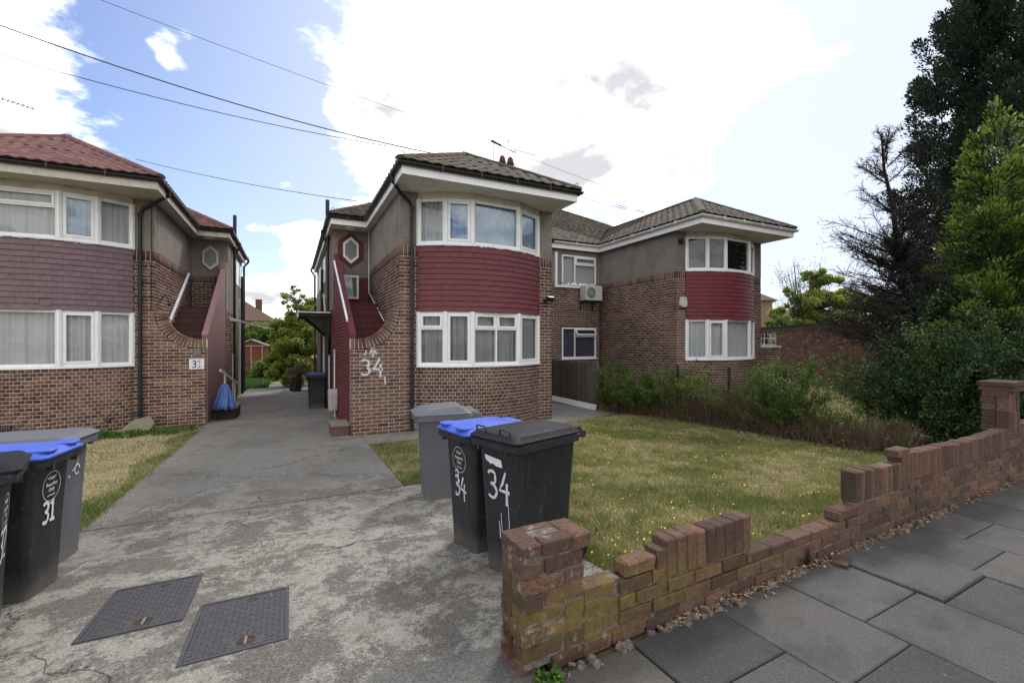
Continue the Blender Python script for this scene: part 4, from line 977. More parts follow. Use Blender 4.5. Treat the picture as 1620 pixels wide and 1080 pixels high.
# wall up to the gap
sag = lambda s: -.02*math.exp(-((s-2.2)/.6)**2)
for k in range(3): course(wroot, .34, .545 if k else 1.0, .005+.0765*k+.012, (.11 if k % 2 else .0), 0.004)
course(wroot, .34, .53, .005+.0765*3+.012, .0, .004)
for k in range(1, 4): course(wroot, .555, .86 if k > 2 else (.99 if k > 1 else 2.83), -.012+.0765*k+.018, (.0 if k % 2 else .115), -.012)
course(wroot, .99, 2.83, .074+.0765+.006-.0765*1, .06, -.006); course(wroot, .34, 5.95, -.012, .05, .0)
course(wroot, .985, 1.60, .155, .10, -.004); soldiers(wroot, .88, 1.60, .232, lambda s: .445-.012*math.sin((s-.88)*4.2), .072, -.004, .108, .02)
lay(wroot, SP(.845, .045, .30), .20, .1, .065, UZ, US)
gm.obox(SP(.45, .055, .16), US, UT, UZ, .24, .09, .30); gm.obox(SP(.75, .05, .15), US, UT, UZ, .36, .088, .27); gm.obox(SP(1.27, .055, .22), US, UT, UZ, .66, .09, .40); gm.obox(SP(2.22, .055, .08), US, UT, UZ, 1.25, .09, .17)
# low stretch: one more course, then the tall stretch
course(wroot, 1.605, 2.83, .142, .03, -.004, .108)
lay(wroot, SP(2.70, .05, .243), .21, .103, .062, (US+UT*.03).normalized())
course(wroot, 2.62, 2.83, .142+.076, .0)
for k in range(1, 4): course(wroot, 2.835, 5.98, -.012+.0765*k, .11*(k % 2)+.04)
course(wroot, 2.835, 3.45, .295-.012, .0) if False else None
soldiers(wroot, 2.835, 3.56, .300, lambda s: .520+.01*math.sin(s*3), .071); soldiers(wroot, 3.56, 5.98, .300+.040, lambda s: .560+.012*math.sin(s*2.2), .071)
course(wroot, 3.56, 5.98, .282, .1, 0, .103, .052)
lay(wroot, SP(3.60, .055, .585), .21, .103, .06)
for s_ in np.arange(3.83, 5.95, .228): pass
gm.obox(SP(4.41, .055, .27), US, UT, UZ, 3.13, .088, .48)
# pier on the right, and the wall beyond
for k in range(14):
    z = .0755*k-.01+.033
    if k in (7, 8, 9, 10, 11):
        continue
    if k % 2: lay(wroot, SP(6.09, .05, z), .215, .103, .066); lay(wroot, SP(6.26, .05, z), .11, .103, .066); lay(wroot, SP(6.035, .165, z), .103, .11, .066); lay(wroot, SP(6.21, .165, z), .21, .1, .066)
    else: lay(wroot, SP(6.035, .108, z), .103, .215, .066); lay(wroot, SP(6.20, .05, z), .215, .103, .066); lay(wroot, SP(6.20, .165, z), .215, .1, .066)
for s_ in (6.02, 6.095, 6.17, 6.245, 6.30): lay(wroot, SP(s_, .05, .625), .215, .103, .066 if s_ < 6.3 else .04, UZ, US); lay(wroot, SP(s_, .05, .83), .18, .103, .066 if s_ < 6.3 else .04, UZ, US)
for q in range(5): lay(wroot, SP(6.04, .165, .555+.077*q), .1, .11, .066); lay(wroot, SP(6.21, .165, .555+.077*q), .21, .1, .066)
lay(wroot, SP(6.15, .10, .985), .34, .28, .055, name='coping_stone'); lay(wroot, SP(6.15, .10, 1.04), .36, .30, .05, name='coping_stone')
gm.obox(SP(6.155, .108, .47), US, UT, UZ, .29, .2, .95)
for k in range(8): course(wroot, 6.33, 9.6, -.012+.0765*k, .11*(k % 2)+.04)
gm.obox(SP(7.97, .055, .29), US, UT, UZ, 3.25, .088, .58)
gm.build('mortar', M_gmortar, wroot)
# loose brick lying on the wall, bracket on the pier, scraps
lb = MB(); V, F = gbrick(77, .06); lb.add([SP(.70, .05, .341)+US*x*.205+UT*y*.112+UZ*z*.072+US*z*.01 for x, y, z in V], F); o = lb.build('loose_brick', M_gbrick)
tag(o, 'loose brick lying on top of the broken garden wall beside the standing bricks', 'brick')
b_ = bmesh.new(); b_.from_mesh(o.data); bmesh.ops.recalc_face_normals(b_, faces=b_.faces); b_.to_mesh(o.data); b_.free()
m = MB(); m.box(SP(0, 0)[0]-.018, SP(0, 0)[0]-.004, 1.86, 1.90, .06, .15, .5); m.box(SP(0, 0)[0]-.03, SP(0, 0)[0]-.004, 1.84, 1.93, .06, .075, .5); m.tube([(.895, 1.90, .13), (.895, 1.90, .19)], .006, 6)
m.build('hinge_stub', M_rust, wroot)
m = MB(); m.obox(SP(2.42, -.10, .012), (US+UT*.3).normalized(), (UT-US*.3).normalized(), UZ, .15, .09, .024); tag(m.build('brick_fragment', M_gbrick), 'flat piece of brick lying on the pavement at the foot of the low wall', 'brick')
m = MB()
for i in range(7): 
    b = SP(2.16+random.uniform(-.02, .03), -.015, .0); m.tube([b, b+UZ*random.uniform(.05, .09)+US*random.uniform(-.02, .02)-UT*.01, b+UZ*random.uniform(.10, .15)+US*random.uniform(-.03, .03)-UT*.005], [.004, .003, .001], 4)
tag(m.build('dead_weed', M_dead, kind='stuff'))
m = MB(); b = SP(.48, .19, .20); ring = []
for i, (z, r) in enumerate(((0, .11), (.07, .12), (.14, .07), (.16, .03))): ring.append([b+Vector((math.cos(t)*r*(1+.15*math.sin(3*t+i)), math.sin(t)*r*.7*(1+.12*math.sin(5*t)), z-.2+gz(1.9)+.02)) for t in [q*PI/7 for q in range(14)]])
# ------------------------------------------------------------------ manhole covers
def manhole(x, y, rz, label):
    t = thing('manhole_cover', label, 'manhole cover', (x, y, gz(y)), rz, 'manhole covers in the driveway', local=True)
    sl = math.atan((gz(y+.35)-gz(y-.35))/.7); t.rotation_euler = (sl, 0, rz)
    fr = MB(); w, l = .245, .345
    for a in ((-w, w, -l, -l+.02), (-w, w, l-.02, l), (-w, -w+.02, -l+.02, l-.02), (w-.02, w, -l+.02, l-.02)): fr.box(a[0], a[1], a[2], a[3], -.03, .011)
    fr.build('rim', M_iron, t); pl = MB(); pl.box(-w+.022, w-.022, -l+.022, l-.022, -.03, .006); po = pl.build('plate', M_iron, t)
    st = MB()
    for i in range(14):
        for j in range(20):
            X = -w+.045+i*.0305; Y = -l+.045+j*.0318
            if abs(X-.04) < .075 and abs(Y+l-.10) < .04: continue
            a = (i+j) % 2; st.box(X-(.011 if a else .004), X+(.011 if a else .004), Y-(.004 if a else .011), Y+(.004 if a else .011), .006, .0085)
    st.build('raised_studs', M_iron, po, kind='stuff')
    kh = MB(); kh.tube([(.04, -l+.10, .0063), (.04, -l+.10, .0075)], .045, 20); kh.build('key_hole', M_rust2, po); br = MB(); br.box(.034, .046, -l+.06, -l+.14, .0075, .0095); br.build('key_bar', M_greyiron, po)
    kh = MB(); kh.tube([(.04, l-.08, .0063), (.04, l-.08, .0075)], .028, 16); kh.build('key_hole', M_rust2, po)
M_iron = plain('worn_grey_iron', (.055, .052, .057), .6, .4, .35, 20, 0, (.12, .11, .10)); M_rust2 = plain('dark_rust', (.045, .028, .02), .85, .2, .6, 40, 0, (.15, .10, .06)); M_greyiron = plain('grey_iron_bar', (.20, .185, .17), .7, .3, .2)
manhole(-.81, 3.545, .0, 'iron manhole cover in the driveway nearer the left bins')
manhole(-.255, 3.01, .0, 'iron manhole cover in the driveway nearer the brick pier')
# ------------------------------------------------------------------ wheelie bins
def plast(name, c, sc=.35, rough=.45, spec=.4):
    def f(k):
        v = k.pos(True); n = k.noise(5, 6, .65, k.sc(v, (1, 1, .35))); d = tuple(min(1, x*1.5+.02) for x in c); cc = k.mix(k.step(n, .48, .75, (0, sc)), c, d)
        n2 = k.noise(60, 4, .7, v); cc = k.mix(k.step(n2, .58, .72, (0, .3)), cc, (.3, .29, .27)); z_ = k.xyz(v)[2]; cc = k.mix(k.math('MULTIPLY', k.step(k.math('ADD', z_, k.math('MULTIPLY', k.noise(9, 6, .7, v), .25)), .36, .10), .45), cc, (.17, .155, .13)); n3 = k.noise(4, 8, .85, k.sc(v, (6, 6, .5))); cc = k.mix(k.step(n3, .58, .66, (0, .28)), cc, (.28, .27, .26)); k.col(cc); k.rough(k.step(n, .3, .7, (rough, rough+.2))); k.bump(k.noise(160, 3, .5, v), .12, .002)
    return mat(name, f, rough, spec)
M_bbk = plast('black_lid_plastic', (.013, .013, .016), .3, .62, .18); M_bb = plast('black_bin_plastic', (.016, .016, .020)); M_bg = plast('grey_bin_plastic', (.105, .107, .120), .25, .5); M_bbl = plast('blue_lid_plastic', (.055, .11, .50), .15, .4); M_bbl2 = plast('dark_blue_lid_plastic', (.02, .05, .22), .15, .4)
M_paintw = plain('white_brush_paint', (.62, .62, .64), .8, .2, .5, 60, 0, (.05, .05, .055)); M_tyre = plain('rubber', (.015, .015, .015), .8, .2, .2)
def rrect(w, l, z, r=.05, cx=0, cy=0, n=4, zf=None):
    P = []
    for sx, sy, a0 in ((1, 1, 0), (-1, 1, PI/2), (-1, -1, PI), (1, -1, 3*PI/2)):
        for i in range(n+1):
            a = a0+PI/2*i/n; x = sx*(w/2-r)+r*math.cos(a); y = sy*(l/2-r)+r*math.sin(a); P.append(Vector((cx+x, cy+y, z if zf is None else z+zf*(y))))
    return P
def stroke(mb, pts, wd, y0, tilt, ox, oz, sc):          # brush strokes on the front face (-y)
    P = [Vector((ox+x*sc, 0, oz+z*sc)) for x, z in pts]
    for p in P: p[1] = y0-tilt*(p[2])-.0022
    n = len(P); L_ = []; 
    for i, p in enumerate(P):
        d = (P[min(i+1, n-1)]-P[max(i-1, 0)]); d.normalize(); q = Vector((-d[2], 0, d[0]))*wd*random.uniform(.4, .62); L_ += [p+q, p-q]
    mb.add(L_, [(2*i, 2*i+1, 2*i+3, 2*i+2) for i in range(n-1)], .5)
def arcp(cx, cz, rx, rz, a0, a1, n=10): return [(cx+rx*math.cos(a0+(a1-a0)*i/n), cz+rz*math.sin(a0+(a1-a0)*i/n)) for i in range(n+1)]
GL = {'3': [arcp(.45, 1.45, .38, .42, 2.6, -1.4)+[(.35, 1.0)], [(.35, 1.0)]+arcp(.45, .52, .42, .48, 1.3, -2.5)],
      '1': [[(.1, 1.55), (.45, 1.9), (.45, .05)], [(.1, .05), (.8, .05)]],
      '4': [[(.65, 1.95), (.3, 1.2), (.05, .75), (.95, .72)], [(.72, 1.3), (.72, .7), (.70, -.15)]],
      '2': [arcp(.45, 1.4, .38, .45, 2.8, -.6)+[(.1, .1), (.85, .12)]]}
def write(mb, txt, ox, oz, sc, wd, y0, tilt, adv=1.1, jig=0):
    for i, ch in enumerate(txt):
        for s_ in GL[ch]: stroke(mb, [(x+random.uniform(-jig, jig), z+random.uniform(-jig, jig)) for x, z in s_], wd, y0, tilt, ox+i*sc*adv, oz, sc)
def textmesh(txt, size):
    cu = bpy.data.curves.new('lettering', 'FONT'); cu.body = txt; cu.size = size; cu.align_x = 'CENTER'; cu.resolution_u = 3; cu.offset = size*.018
    o = bpy.data.objects.new('lettering', cu); COL.objects.link(o); bpy.context.view_layer.update(); me = bpy.data.meshes.new_from_object(o.evaluated_get(bpy.context.evaluated_depsgraph_get())); bpy.data.objects.remove(o); bpy.data.curves.remove(cu)
    return [tuple(v.co) for v in me.vertices], [tuple(p.vertices) for p in me.polygons]
def bin_(x, y, dirv, label, body, lid, W=.50, L=.60, H=.92, kind='flat', group=None, cat='wheelie bin', z=None, lidtilt=0, name='wheelie_bin', tilt=0):
    """front faces local -y; dirv = world direction of local +y (towards hinge and wheels)"""
    t = thing(name, label, cat, (x, y, gz(y)+.008 if z is None else z), 0, group, local=True)
    t.rotation_euler = (tilt, 0, math.atan2(-dirv[0], dirv[1]))
    b = MB(); f0, b0 = -L/2+.11, L/2-.05; rings = []
    for zz, k, r in ((0.0, 0, .03), (.015, 0, .045), (.14, .12, .045), (.5, .5, .05), (H-.06, .93, .05), (H-.055, 1.0, .05), (H-.001, 1.0, .05)):
        w = (W-.13)+.09*k; fy = f0-.045*k; by = b0-.03+.045*k; rings.append(rrect(w, by-fy, zz, r, 0, (fy+by)/2))
    b.loft(rings); bo = b.build('body', body, t, smooth=35)
    rm = MB(); rm.loft([rrect(W-.03, L-.03, H-.055, .05), rrect(W, L, H-.048, .055), rrect(W+.004, L+.004, H-.004, .055), rrect(W-.02, L-.02, H+.004, .05)])
    for sx in (-.14, .14): rm.box(sx-.012, sx+.012, -L/2-.004, -L/2+.03, H-.075, H-.03); 
    for i in range(4):
        for sx in (-1, 1): rm.box(sx*(W/2-.03)-.012, sx*(W/2-.03)+.012, -L/2+.10+.13*i-.004, -L/2+.10+.13*i+.004, H-.065, H-.03)
    rm.build('rim', body, t, smooth=35)
    ld = MB(); h = H+.004; cy = -.01
    if kind == 'dome': prof = [(W-.01, L-.0, h, 0), (W-.005, L, h+.018, 0), (W-.05, L-.10, h+.045, .0), (W-.12, L-.22, h+.085, .06), (W-.16, L-.30, h+.090, .06)]
    else: prof = [(W-.005, L+.0, h, 0), (W+.0, L+.01, h+.014, 0), (W-.035, L-.03, h+.026, 0), (W-.07, L-.07, h+.046, 0), (W-.16, L-.16, h+.054, 0)]
    ld.loft([rrect(w, l, zz, .05, 0, cy, 4, zf=sl) for w, l, zz, sl in prof]); lo = ld.build('lid', lid, t, smooth=32)
    hd = MB()
    if kind == 'flat':
        for sx in (-.14, .10): hd.tube([(sx-.05, -L/2+.035, h+.03), (sx-.05, -L/2+.025, h+.072), (sx-.04, -L/2+.022, h+.08), (sx+.04, -L/2+.022, h+.08), (sx+.05, -L/2+.025, h+.072), (sx+.05, -L/2+.035, h+.03)], .006, 8)
        hd.each('lid_handle', body, lo, smooth=True)
    elif kind == 'lip':
        for sx in (-.13, .13): hd.loft([rrect(.13, .11, h+.035, .04, sx, -L/2+.055), rrect(.15, .13, h+.052, .05, sx, -L/2+.05), rrect(.14, .12, h+.058, .05, sx, -L/2+.05)])
        hd.each('lid_grip', lid, lo, smooth=35)
        rb = MB()
        for k in range(5): rb.box(-W/2+.09, W/2-.09, L/2-.17+.022*k, L/2-.163+.022*k, h+.03, h+.055)
        rb.build('lid_ribs', lid, lo)
    hg = MB(); hg.tube([(-W/2+.05, L/2+.075, H-.03), (W/2-.05, L/2+.075, H-.03)], .016, 10)
    for sx in (-1, 1): hg.obox((sx*(W/2-.06), L/2+.03, H-.015), (1, 0, 0), Vector((0, 1, -.2)).normalized(), Vector((0, .2, 1)).normalized(), .03, .14, .05)
    hg.build('rear_handle', body, t, smooth=35)
    lb_ = MB(); lb_.loft([rrect(W-.10, .14, h+.004, .03, 0, L/2+.02), rrect(W-.12, .12, h+.030, .03, 0, L/2+.01)]); lb_.build('lid_hinge', lid, lo, smooth=35)
    for sx in (-1, 1):
        w_ = MB(); w_.tube([(sx*(W/2-.055), L/2-.02, .095), (sx*(W/2-.005), L/2-.02, .095)], .095, 20); w_.build('wheel', M_tyre, t, smooth=35)
    return t, bo, -L/2+.11, (.045/(H-.055))
def face(t): return t[2], t[3]
GR = 'wheelie bins by the driveway'
def recyc(bt, y0, tl, oz=.62, sz=.03):
    m = MB(); n = 26
    for i in range(n):
        for r in (.098,):
            a0, a1 = 2*PI*i/n, 2*PI*(i+1)/n; V = []
            for rr, a in ((r, a0), (r, a1), (r+.004, a1), (r+.004, a0)):
                X = rr*math.cos(a); Z = oz+rr*math.sin(a); V.append((X, y0-tl*Z-.0022, Z))
            m.add(V, [(0, 1, 2, 3)], .5)
    for txt, zz, s_ in (('Recycling', .005, sz*1.12), ('Only', -.032, sz*1.12)):
        V, F = textmesh(txt, s_); m.add([(x, y0-tl*(oz+zz+y)-.0024, oz+zz+y) for x, y, _ in V], F, .5)
    for zz, w in ((.062, .05), (.05, .035), (-.062, .045)): stroke(m, [(-w, zz), (-.3*w, zz+.004), (.3*w, zz-.002), (w, zz+.003)], .005, y0, tl, 0, oz, 1)
    m.build('recycling_emblem', M_paintw, bt)
d1 = (.955, .30)
t = bin_(1.52, 2.86, d1, 'black wheelie bin with black lid and 34 brushed on its front', M_bb, M_bbk, group=GR, L=.66)
m = MB(); write(m, '34', -.13, .50, .105, .020, *face(t), adv=1.15, jig=.04)
for x, z0, z1 in ((.075, .50, .22), (.0, .42, .2), (-.02, .36, .24)): stroke(m, [(x, z0), (x+.004, (z0+z1)/2), (x+.002, z1)], .006, *face(t), 0, 0, 1)
m.build('painted_number', M_paintw, t[0]); m = MB(); y0, tl = face(t); m.add([(x, y0-tl*z-.0025, z) for x, z in ((-.15, .80), (.02, .785), (.03, .735), (-.03, .735), (-.07, .75), (-.085, .74), (-.14, .765))], [tuple(range(7))], .5); m.build('torn_sticker', M_white, t[0])
t = bin_(1.42, 3.42, (.985, .17), 'black wheelie bin with light blue lid beside the one marked 34', M_bb, M_bbl, kind='lip', group=GR); recyc(t[0], *face(t), .70)
m = MB(); write(m, '34', -.09, .40, .09, .018, *face(t), adv=1.0, jig=.10); write(m, '3', -.07, .50, .06, .016, *face(t), jig=.1); m.build('painted_number', M_paintw, t[0])
t = bin_(1.57, 5.05, (.985, -.12), 'grey wheelie bin with domed grey lid standing at the corner of the lawn', M_bg, M_bg, kind='dome', group=GR, W=.54, L=.64, H=.93)
m = MB(); stroke(m, [(-.20, .80), (-.195, .6), (-.2, .45)], .02, *face(t), 0, 0, 1); m.build('paint_smear', M_paintw, t[0])
t = bin_(-1.72, 3.60, (-.962, -.27), 'black lidded wheelie bin cut by the left edge, white handwriting down its front', M_bb, M_bbk, kind='plain', group=GR, W=.52, L=.62); recyc(t[0], *face(t), .66)
m = MB(); write(m, '32', -.12, .38, .10, .020, *face(t), adv=1.0, jig=.03); m.build('painted_number', M_paintw, t[0])
t = bin_(-1.71, 4.22, (-.985, .10), 'black wheelie bin with light blue lid and 31 on its front', M_bb, M_bbl, kind='lip', group=GR, W=.50, L=.60); recyc(t[0], *face(t), .70)
m = MB(); write(m, '31', -.085, .46, .075, .022, *face(t), adv=1.05); m.build('painted_number', M_paintw, t[0])
t = bin_(-1.84, 4.86, (-.99, .10), 'grey wheelie bin with wide grey lid behind the one marked 31', M_bg, M_bg, kind='plain', group=GR, W=.54, L=.66, H=.96)
m = MB(); stroke(m, arcp(.07, .70, .035, .04, 0, 5.5), .012, *face(t), 0, 0, 1); stroke(m, [(.0, .70), (.04, .72), (.08, .78), (.05, .83), (.09, .86)], .010, *face(t), 0, 0, 1); stroke(m, [(-.05, .66), (-.03, .67)], .014, *face(t), 0, 0, 1); m.build('paint_scrawl', M_paintw, t[0])
t = bin_(.74, 14.9, (.15, 1), 'black wheelie bin with dark blue lid under the door canopy down the side passage', M_bb, M_bbl2, kind='plain', group=None, W=.58, L=.68, H=1.0)
# ------------------------------------------------------------------ things fixed to or standing by the houses
def dome(t, name, mat_, c, r, sq=1):
    m = MB(); m.loft([[Vector((c[0]+r*math.cos(b)*math.cos(a), c[1]+r*math.cos(b)*math.sin(a), c[2]+sq*r*math.sin(b))) for a in [k*PI/6 for k in range(12)]] for b in np.linspace(-PI/2+.05, PI/2-.05, 7)]); return m.build(name, mat_, t, smooth=True)
# air conditioner
t = thing('air_conditioner', 'white air conditioner outdoor unit hanging below the upper recess window', 'air conditioner', (9.22, 12.65, 3.05))
m = MB(); m.box(8.90, 9.58, 12.48, 12.80, 2.90, 3.40, .5); o = m.build('casing', M_ac if 'M_ac' in globals() else plain('off_white_casing', (.55, .55, .52), .5, .4, .25), t)
m = MB(); m.tube([(9.13, 12.478, 3.15), (9.13, 12.470, 3.15)], .185, 24); fo = m.build('fan_opening', plain('dark_fan_opening', (.10, .10, .10), .7, .2, .1), t)
m = MB()
for k in range(1, 6): 
    P_ = [(9.13+.034*k*math.cos(a), 12.464, 3.15+.034*k*math.sin(a)) for a in np.linspace(0, 2*PI, 25)]; m.tube(P_, .0035, 4, cap=False)
for k in range(8): m.tube([(9.13, 12.464, 3.15), (9.13+.185*math.cos(k*PI/4), 12.464, 3.15+.185*math.sin(k*PI/4))], .003, 4)
m.build('fan_grille', M_greygut, fo)
m = MB()
for x in (8.98, 9.48): m.box(x-.02, x+.02, 12.50, 12.93, 2.85, 2.89); m.box(x-.02, x+.02, 12.89, 12.925, 2.55, 2.85)
m.each('wall_bracket', M_blackpl, t)
t = thing('trunking', 'white plastic pipe cover running down and along under the upper recess window', 'pipe cover', (7.98, 12.9, 4.5))
m = MB(); m.box(7.94, 8.02, 12.86, 12.925, 3.32, 4.5); m.box(8.02, 9.0, 12.86, 12.925, 3.33, 3.395); m.each('channel', M_upvc, t)
# lights and alarm
def lamp(name, label, cat, x, y, z, big=1):
    t = thing(name, label, cat, (x, y, z)); m = MB(); m.box(x-.03, x+.03, y, y+.05, z-.05, z+.05); m.build('base', M_blackpl, t)
    m = MB(); m.tube([(x, y, z), (x+.02, y-.12, z+.03)], .012, 6); m.obox((x+.04, y-.16, z+.03), (1, 0, 0), Vector((0, 1, .5)).normalized(), Vector((0, -.5, 1)).normalized(), .16*big, .07, .12*big); m.build('lamp_head', M_blackpl, t)
lamp('security_light', 'black security light on the brick corner right of the bright red bay', 'light', 5.52, 9.39, 2.48)
t = thing('security_light', 'small round dark security light under the farther house eave', 'light', (9.97, 9.38, 4.35)); m = MB(); m.tube([(9.97, 9.42, 4.35), (9.97, 9.33, 4.35)], .075, 12); m.build('lamp_head', M_blackpl, t)
t = thing('alarm_box', 'cream alarm box on the brick corner beside the farther bay', 'alarm', (10.07, 9.38, 2.6)); m = MB()
m.loft([[Vector((10.07+x*w, y_, 2.62+z*h)) for x, z in ((-1, -.6), (-.6, -1), (.6, -1), (1, -.6), (.75, 1), (-.75, 1))] for y_, w, h in ((9.424, .13, .15), (9.36, .13, .15), (9.33, .11, .13))]); m.build('cover', M_cream, t)
m = MB(); m.box(10.0, 10.14, 9.36, 9.42, 2.44, 2.47); m.build('base', M_blackpl, t)
t = thing('vent', 'dark square vent in the pebbledash side of the farther house', 'vent', (9.84, 10.5, 4.3)); m = MB(); m.box(9.825, 9.85, 10.45, 10.62, 4.25, 4.40); m.build('cover', M_leadgrey, t)
# left house: number plate, brick vents, cable, hook lamp, slab
t = thing('number_plate', 'white square number plate reading 31 on the left brick stair wall', 'sign', (-2.0, 12.54, 1.0)); LX = -1.945; m = MB(); m.box(LX-.145, LX+.145, 12.515, 12.535, .86, 1.10); m.build('plate', M_plate, t)
m = MB()
for i, ch in enumerate('31'):
    for s_ in GL[ch]:
        P_ = [(LX-.09+.105*i+x*.085, .90+z*.085) for x, z in s_]; n = len(P_)
        for (x0, z0), (x1, z1) in zip(P_, P_[1:]): m.obox(((x0+x1)/2, 12.513, (z0+z1)/2), Vector((x1-x0, 0, z1-z0)).normalized(), (0, 1, 0), Vector((-(z1-z0), 0, x1-x0)).normalized(), math.hypot(x1-x0, z1-z0)+.014, .004, .022)
m.build('numeral', M_plategrey, t)
t = thing('door_number_tile', 'small grey tile set in the brickwork above the white number plate', 'tile', (-1.94, 12.54, 1.24)); m = MB(); m.box(-2.02, -1.87, 12.525, 12.54, 1.19, 1.32); m.build('face', M_leadgrey, t)
def vent(x, y, z, lab, w=.22):
    t = thing('air_brick', lab, 'vent', (x, y, z)); m = MB(); m.box(x-w/2, x+w/2, y, y+.04, z-.035, z+.035); m.build('frame', M_blackpl, t)
    m = MB()
    for i in range(6): m.box(x-w/2+.02+i*w/6.5, x-w/2+.032+i*w/6.5, y-.004, y, z-.028, z+.028)
    m.build('bars', M_leadgrey, t, kind='stuff')
vent(-3.54, 12.30, -.155, 'black air brick low in the left bay, nearest the downpipe side'); vent(-4.93, 11.995, -.15, 'black air brick low in the left bay, just above the grey bin'); vent(-3.05, 12.51, -.10, 'black air brick low in the left wall beside the downpipe')
t = thing('wall_cable', 'thin dark cable running down the left brick wall to a small hook lamp', 'cable', (-2.8, 12.5, 3)); m = MB(); m.tube([(-2.78, 12.52, 4.6), (-2.78, 12.53, 3.4), (-2.79, 12.53, 2.2)], .009, 5); m.build('cable', M_blackpl, t)
m = MB(); m.tube([(-2.72, 12.95, 2.45)]+[(-2.62-.06*math.cos(a), 12.95, 2.47+.09*math.sin(a)) for a in np.linspace(.3, 2.9, 8)]+[(-2.54, 12.95, 2.38)], .010, 6); m.tube([(-2.54, 12.95, 2.38), (-2.54, 12.95, 2.32)], .03, 8); m.build('hook_lamp', M_blackpl, t)
m = MB(); q = [(-3.32, 11.75, gz(12)-.05), (-3.02, 12.33, gz(12)+.30), (-2.90, 12.34, gz(12)+.32), (-2.60, 12.05, gz(12)+.02), (-2.65, 11.95, gz(12)-.05)]
m = MB(); m.ext([Vector((-3.38, 12.05, -.50)), Vector((-2.72, 12.05, -.50)), Vector((-2.66, 12.20, -.24)), Vector((-2.74, 12.26, -.13)), Vector((-3.0, 12.24, -.16))], (0.0, .05, -.02))
tag(m.build('stone_slab', plain('mossy_buff_stone', (.22, .20, .13), .9, .2, .4, 8)), 'buff stone slab leaning against the foot of the left downpipe', 'stone')
# main house: painted number 34 with arrow, step, gas box, canopy
t = thing('painted_house_number', 'white hand painted 34 with an arrow above on the brick stair wall', 'house number', (1.55, 9.425, 1.0))
def bstroke(m, pts, w, y=9.421):
    P_ = [Vector((x, y, z)) for x, z in pts]; n = len(P_); V = []
    for i, p in enumerate(P_):
        d = (P_[min(i+1, n-1)]-P_[max(i-1, 0)]).normalized(); q = Vector((-d[2], 0, d[0]))*w*random.uniform(.32, .62); V += [p+q, p-q]
    m.add(V, [(2*i, 2*i+1, 2*i+3, 2*i+2) for i in range(n-1)], .5)
def bpath(s_, ox, oz, sx, sz): 
    out = []
    for (x0, z0), (x1, z1) in zip(s_, s_[1:]):
        k = max(1, int(math.hypot(x1-x0, z1-z0)/.16)); out += [(ox+(x0+(x1-x0)*i/k)*sx, oz+(z0+(z1-z0)*i/k)*sz) for i in range(k)]
    return out+[(ox+s_[-1][0]*sx, oz+s_[-1][1]*sz)]
for i, (ch, dx, sz) in enumerate((('3', 1.24, .165), ('4', 1.49, .185))):
    m = MB()
    for s_ in GL[ch]: bstroke(m, bpath(s_, dx, .82 if i == 0 else .80, .215, sz), .05)
    m.build('numeral', M_brush if 'M_brush' in globals() else M_paintw, t)
m = MB(); bstroke(m, bpath([(0, 0), (0, 1), ], 1.50, 1.19, .1, .17), .035); bstroke(m, bpath([(-1, 0), (0, 1), (.9, -.1)], 1.50, 1.25, .075, .12), .035); bstroke(m, [(1.33, 1.22), (1.37, 1.30)], .03); bstroke(m, [(1.74, .62), (1.73, .78)], .03); m.build('arrow', M_paintw, t)
t = thing('entrance_step', 'small concrete topped brick step beside the painted red wall', 'step', (.88, 9.8, gz(9.8))); m = MB(); m.box(.72, 1.060, 9.52, 10.15, gz(9.8)-.1, gz(9.8)+.20, .5); m.build('base', M_stepb if 'M_stepb' in globals() else plain('dull_red_brick_step', (.14, .065, .055), .9, .2, .5, 9), t)
m = MB(); m.box(.71, 1.062, 9.50, 10.16, gz(9.8)+.201, gz(9.8)+.235); m.build('tread', M_conc, t)
t = thing('gas_meter_box', 'off white meter box on the painted red side wall', 'meter box', (.97, 12.2, .1)); m = MB(); m.loft([rrect(.20, .34, z, .03, .955, 12.2) for z in (-.22, -.20)]+[rrect(.22, .36, .26, .03, .955, 12.2), rrect(.18, .32, .29, .03, .97, 12.2)]); m.build('cabinet', plain('dirty_white_box', (.42, .40, .38), .6, .3, .5, 5), t, smooth=35)
m = MB(); m.tube([(1.0, 12.15, -.22), (1.0, 12.15, -.42)], .022, 6); m.tube([(1.02, 12.5, .28), (1.02, 12.5, 1.3)], .022, 6); m.each('supply_pipe', M_greygut, t)
t = thing('door_canopy', 'dark wooden door canopy with curved brackets over the side passage', 'canopy', (1.0, 15.0, 2.2)); m = MB(); m.box(.20, 1.055, 14.3, 16.1, 2.22, 2.36); m.build('roof_board', M_darkwood, t); m = MB(); m.box(.17, .199, 14.28, 16.12, 2.20, 2.38); m.box(.20, 1.05, 14.26, 14.299, 2.33, 2.37); m.each('edge_trim', M_greygut, t)
for y in (14.35, 15.95):
    m = MB(); m.ext([Vector((1.055, y, 2.219))]+[Vector((1.055-.75*math.sin(a), y, 2.219-.62*(1-math.sin(a))*math.cos(a)-.0)) for a in np.linspace(PI/2, 0, 9)]+[Vector((1.055, y, 1.45))], (0, .06, 0)); m.build('bracket', M_darkwood, t)
m = MB(); m.box(1.0, 1.06, 14.5, 15.9, -.45, 2.2); m.build('door_panel', M_darkwood, t)
# ceiling lights in the stair soffits
for x, y, lab in ((1.5, 13.1, 'round light under the soffit above the bright red stair'), (-2.2, 16.15, 'round light under the soffit above the left house stair')):
    t = thing('soffit_light', lab, 'light', (x, y, 4.6)); m = MB(); m.tube([(x, y, 4.64), (x, y, 4.58)], [.15, .12], 16); m.build('shade', M_soffit, t)
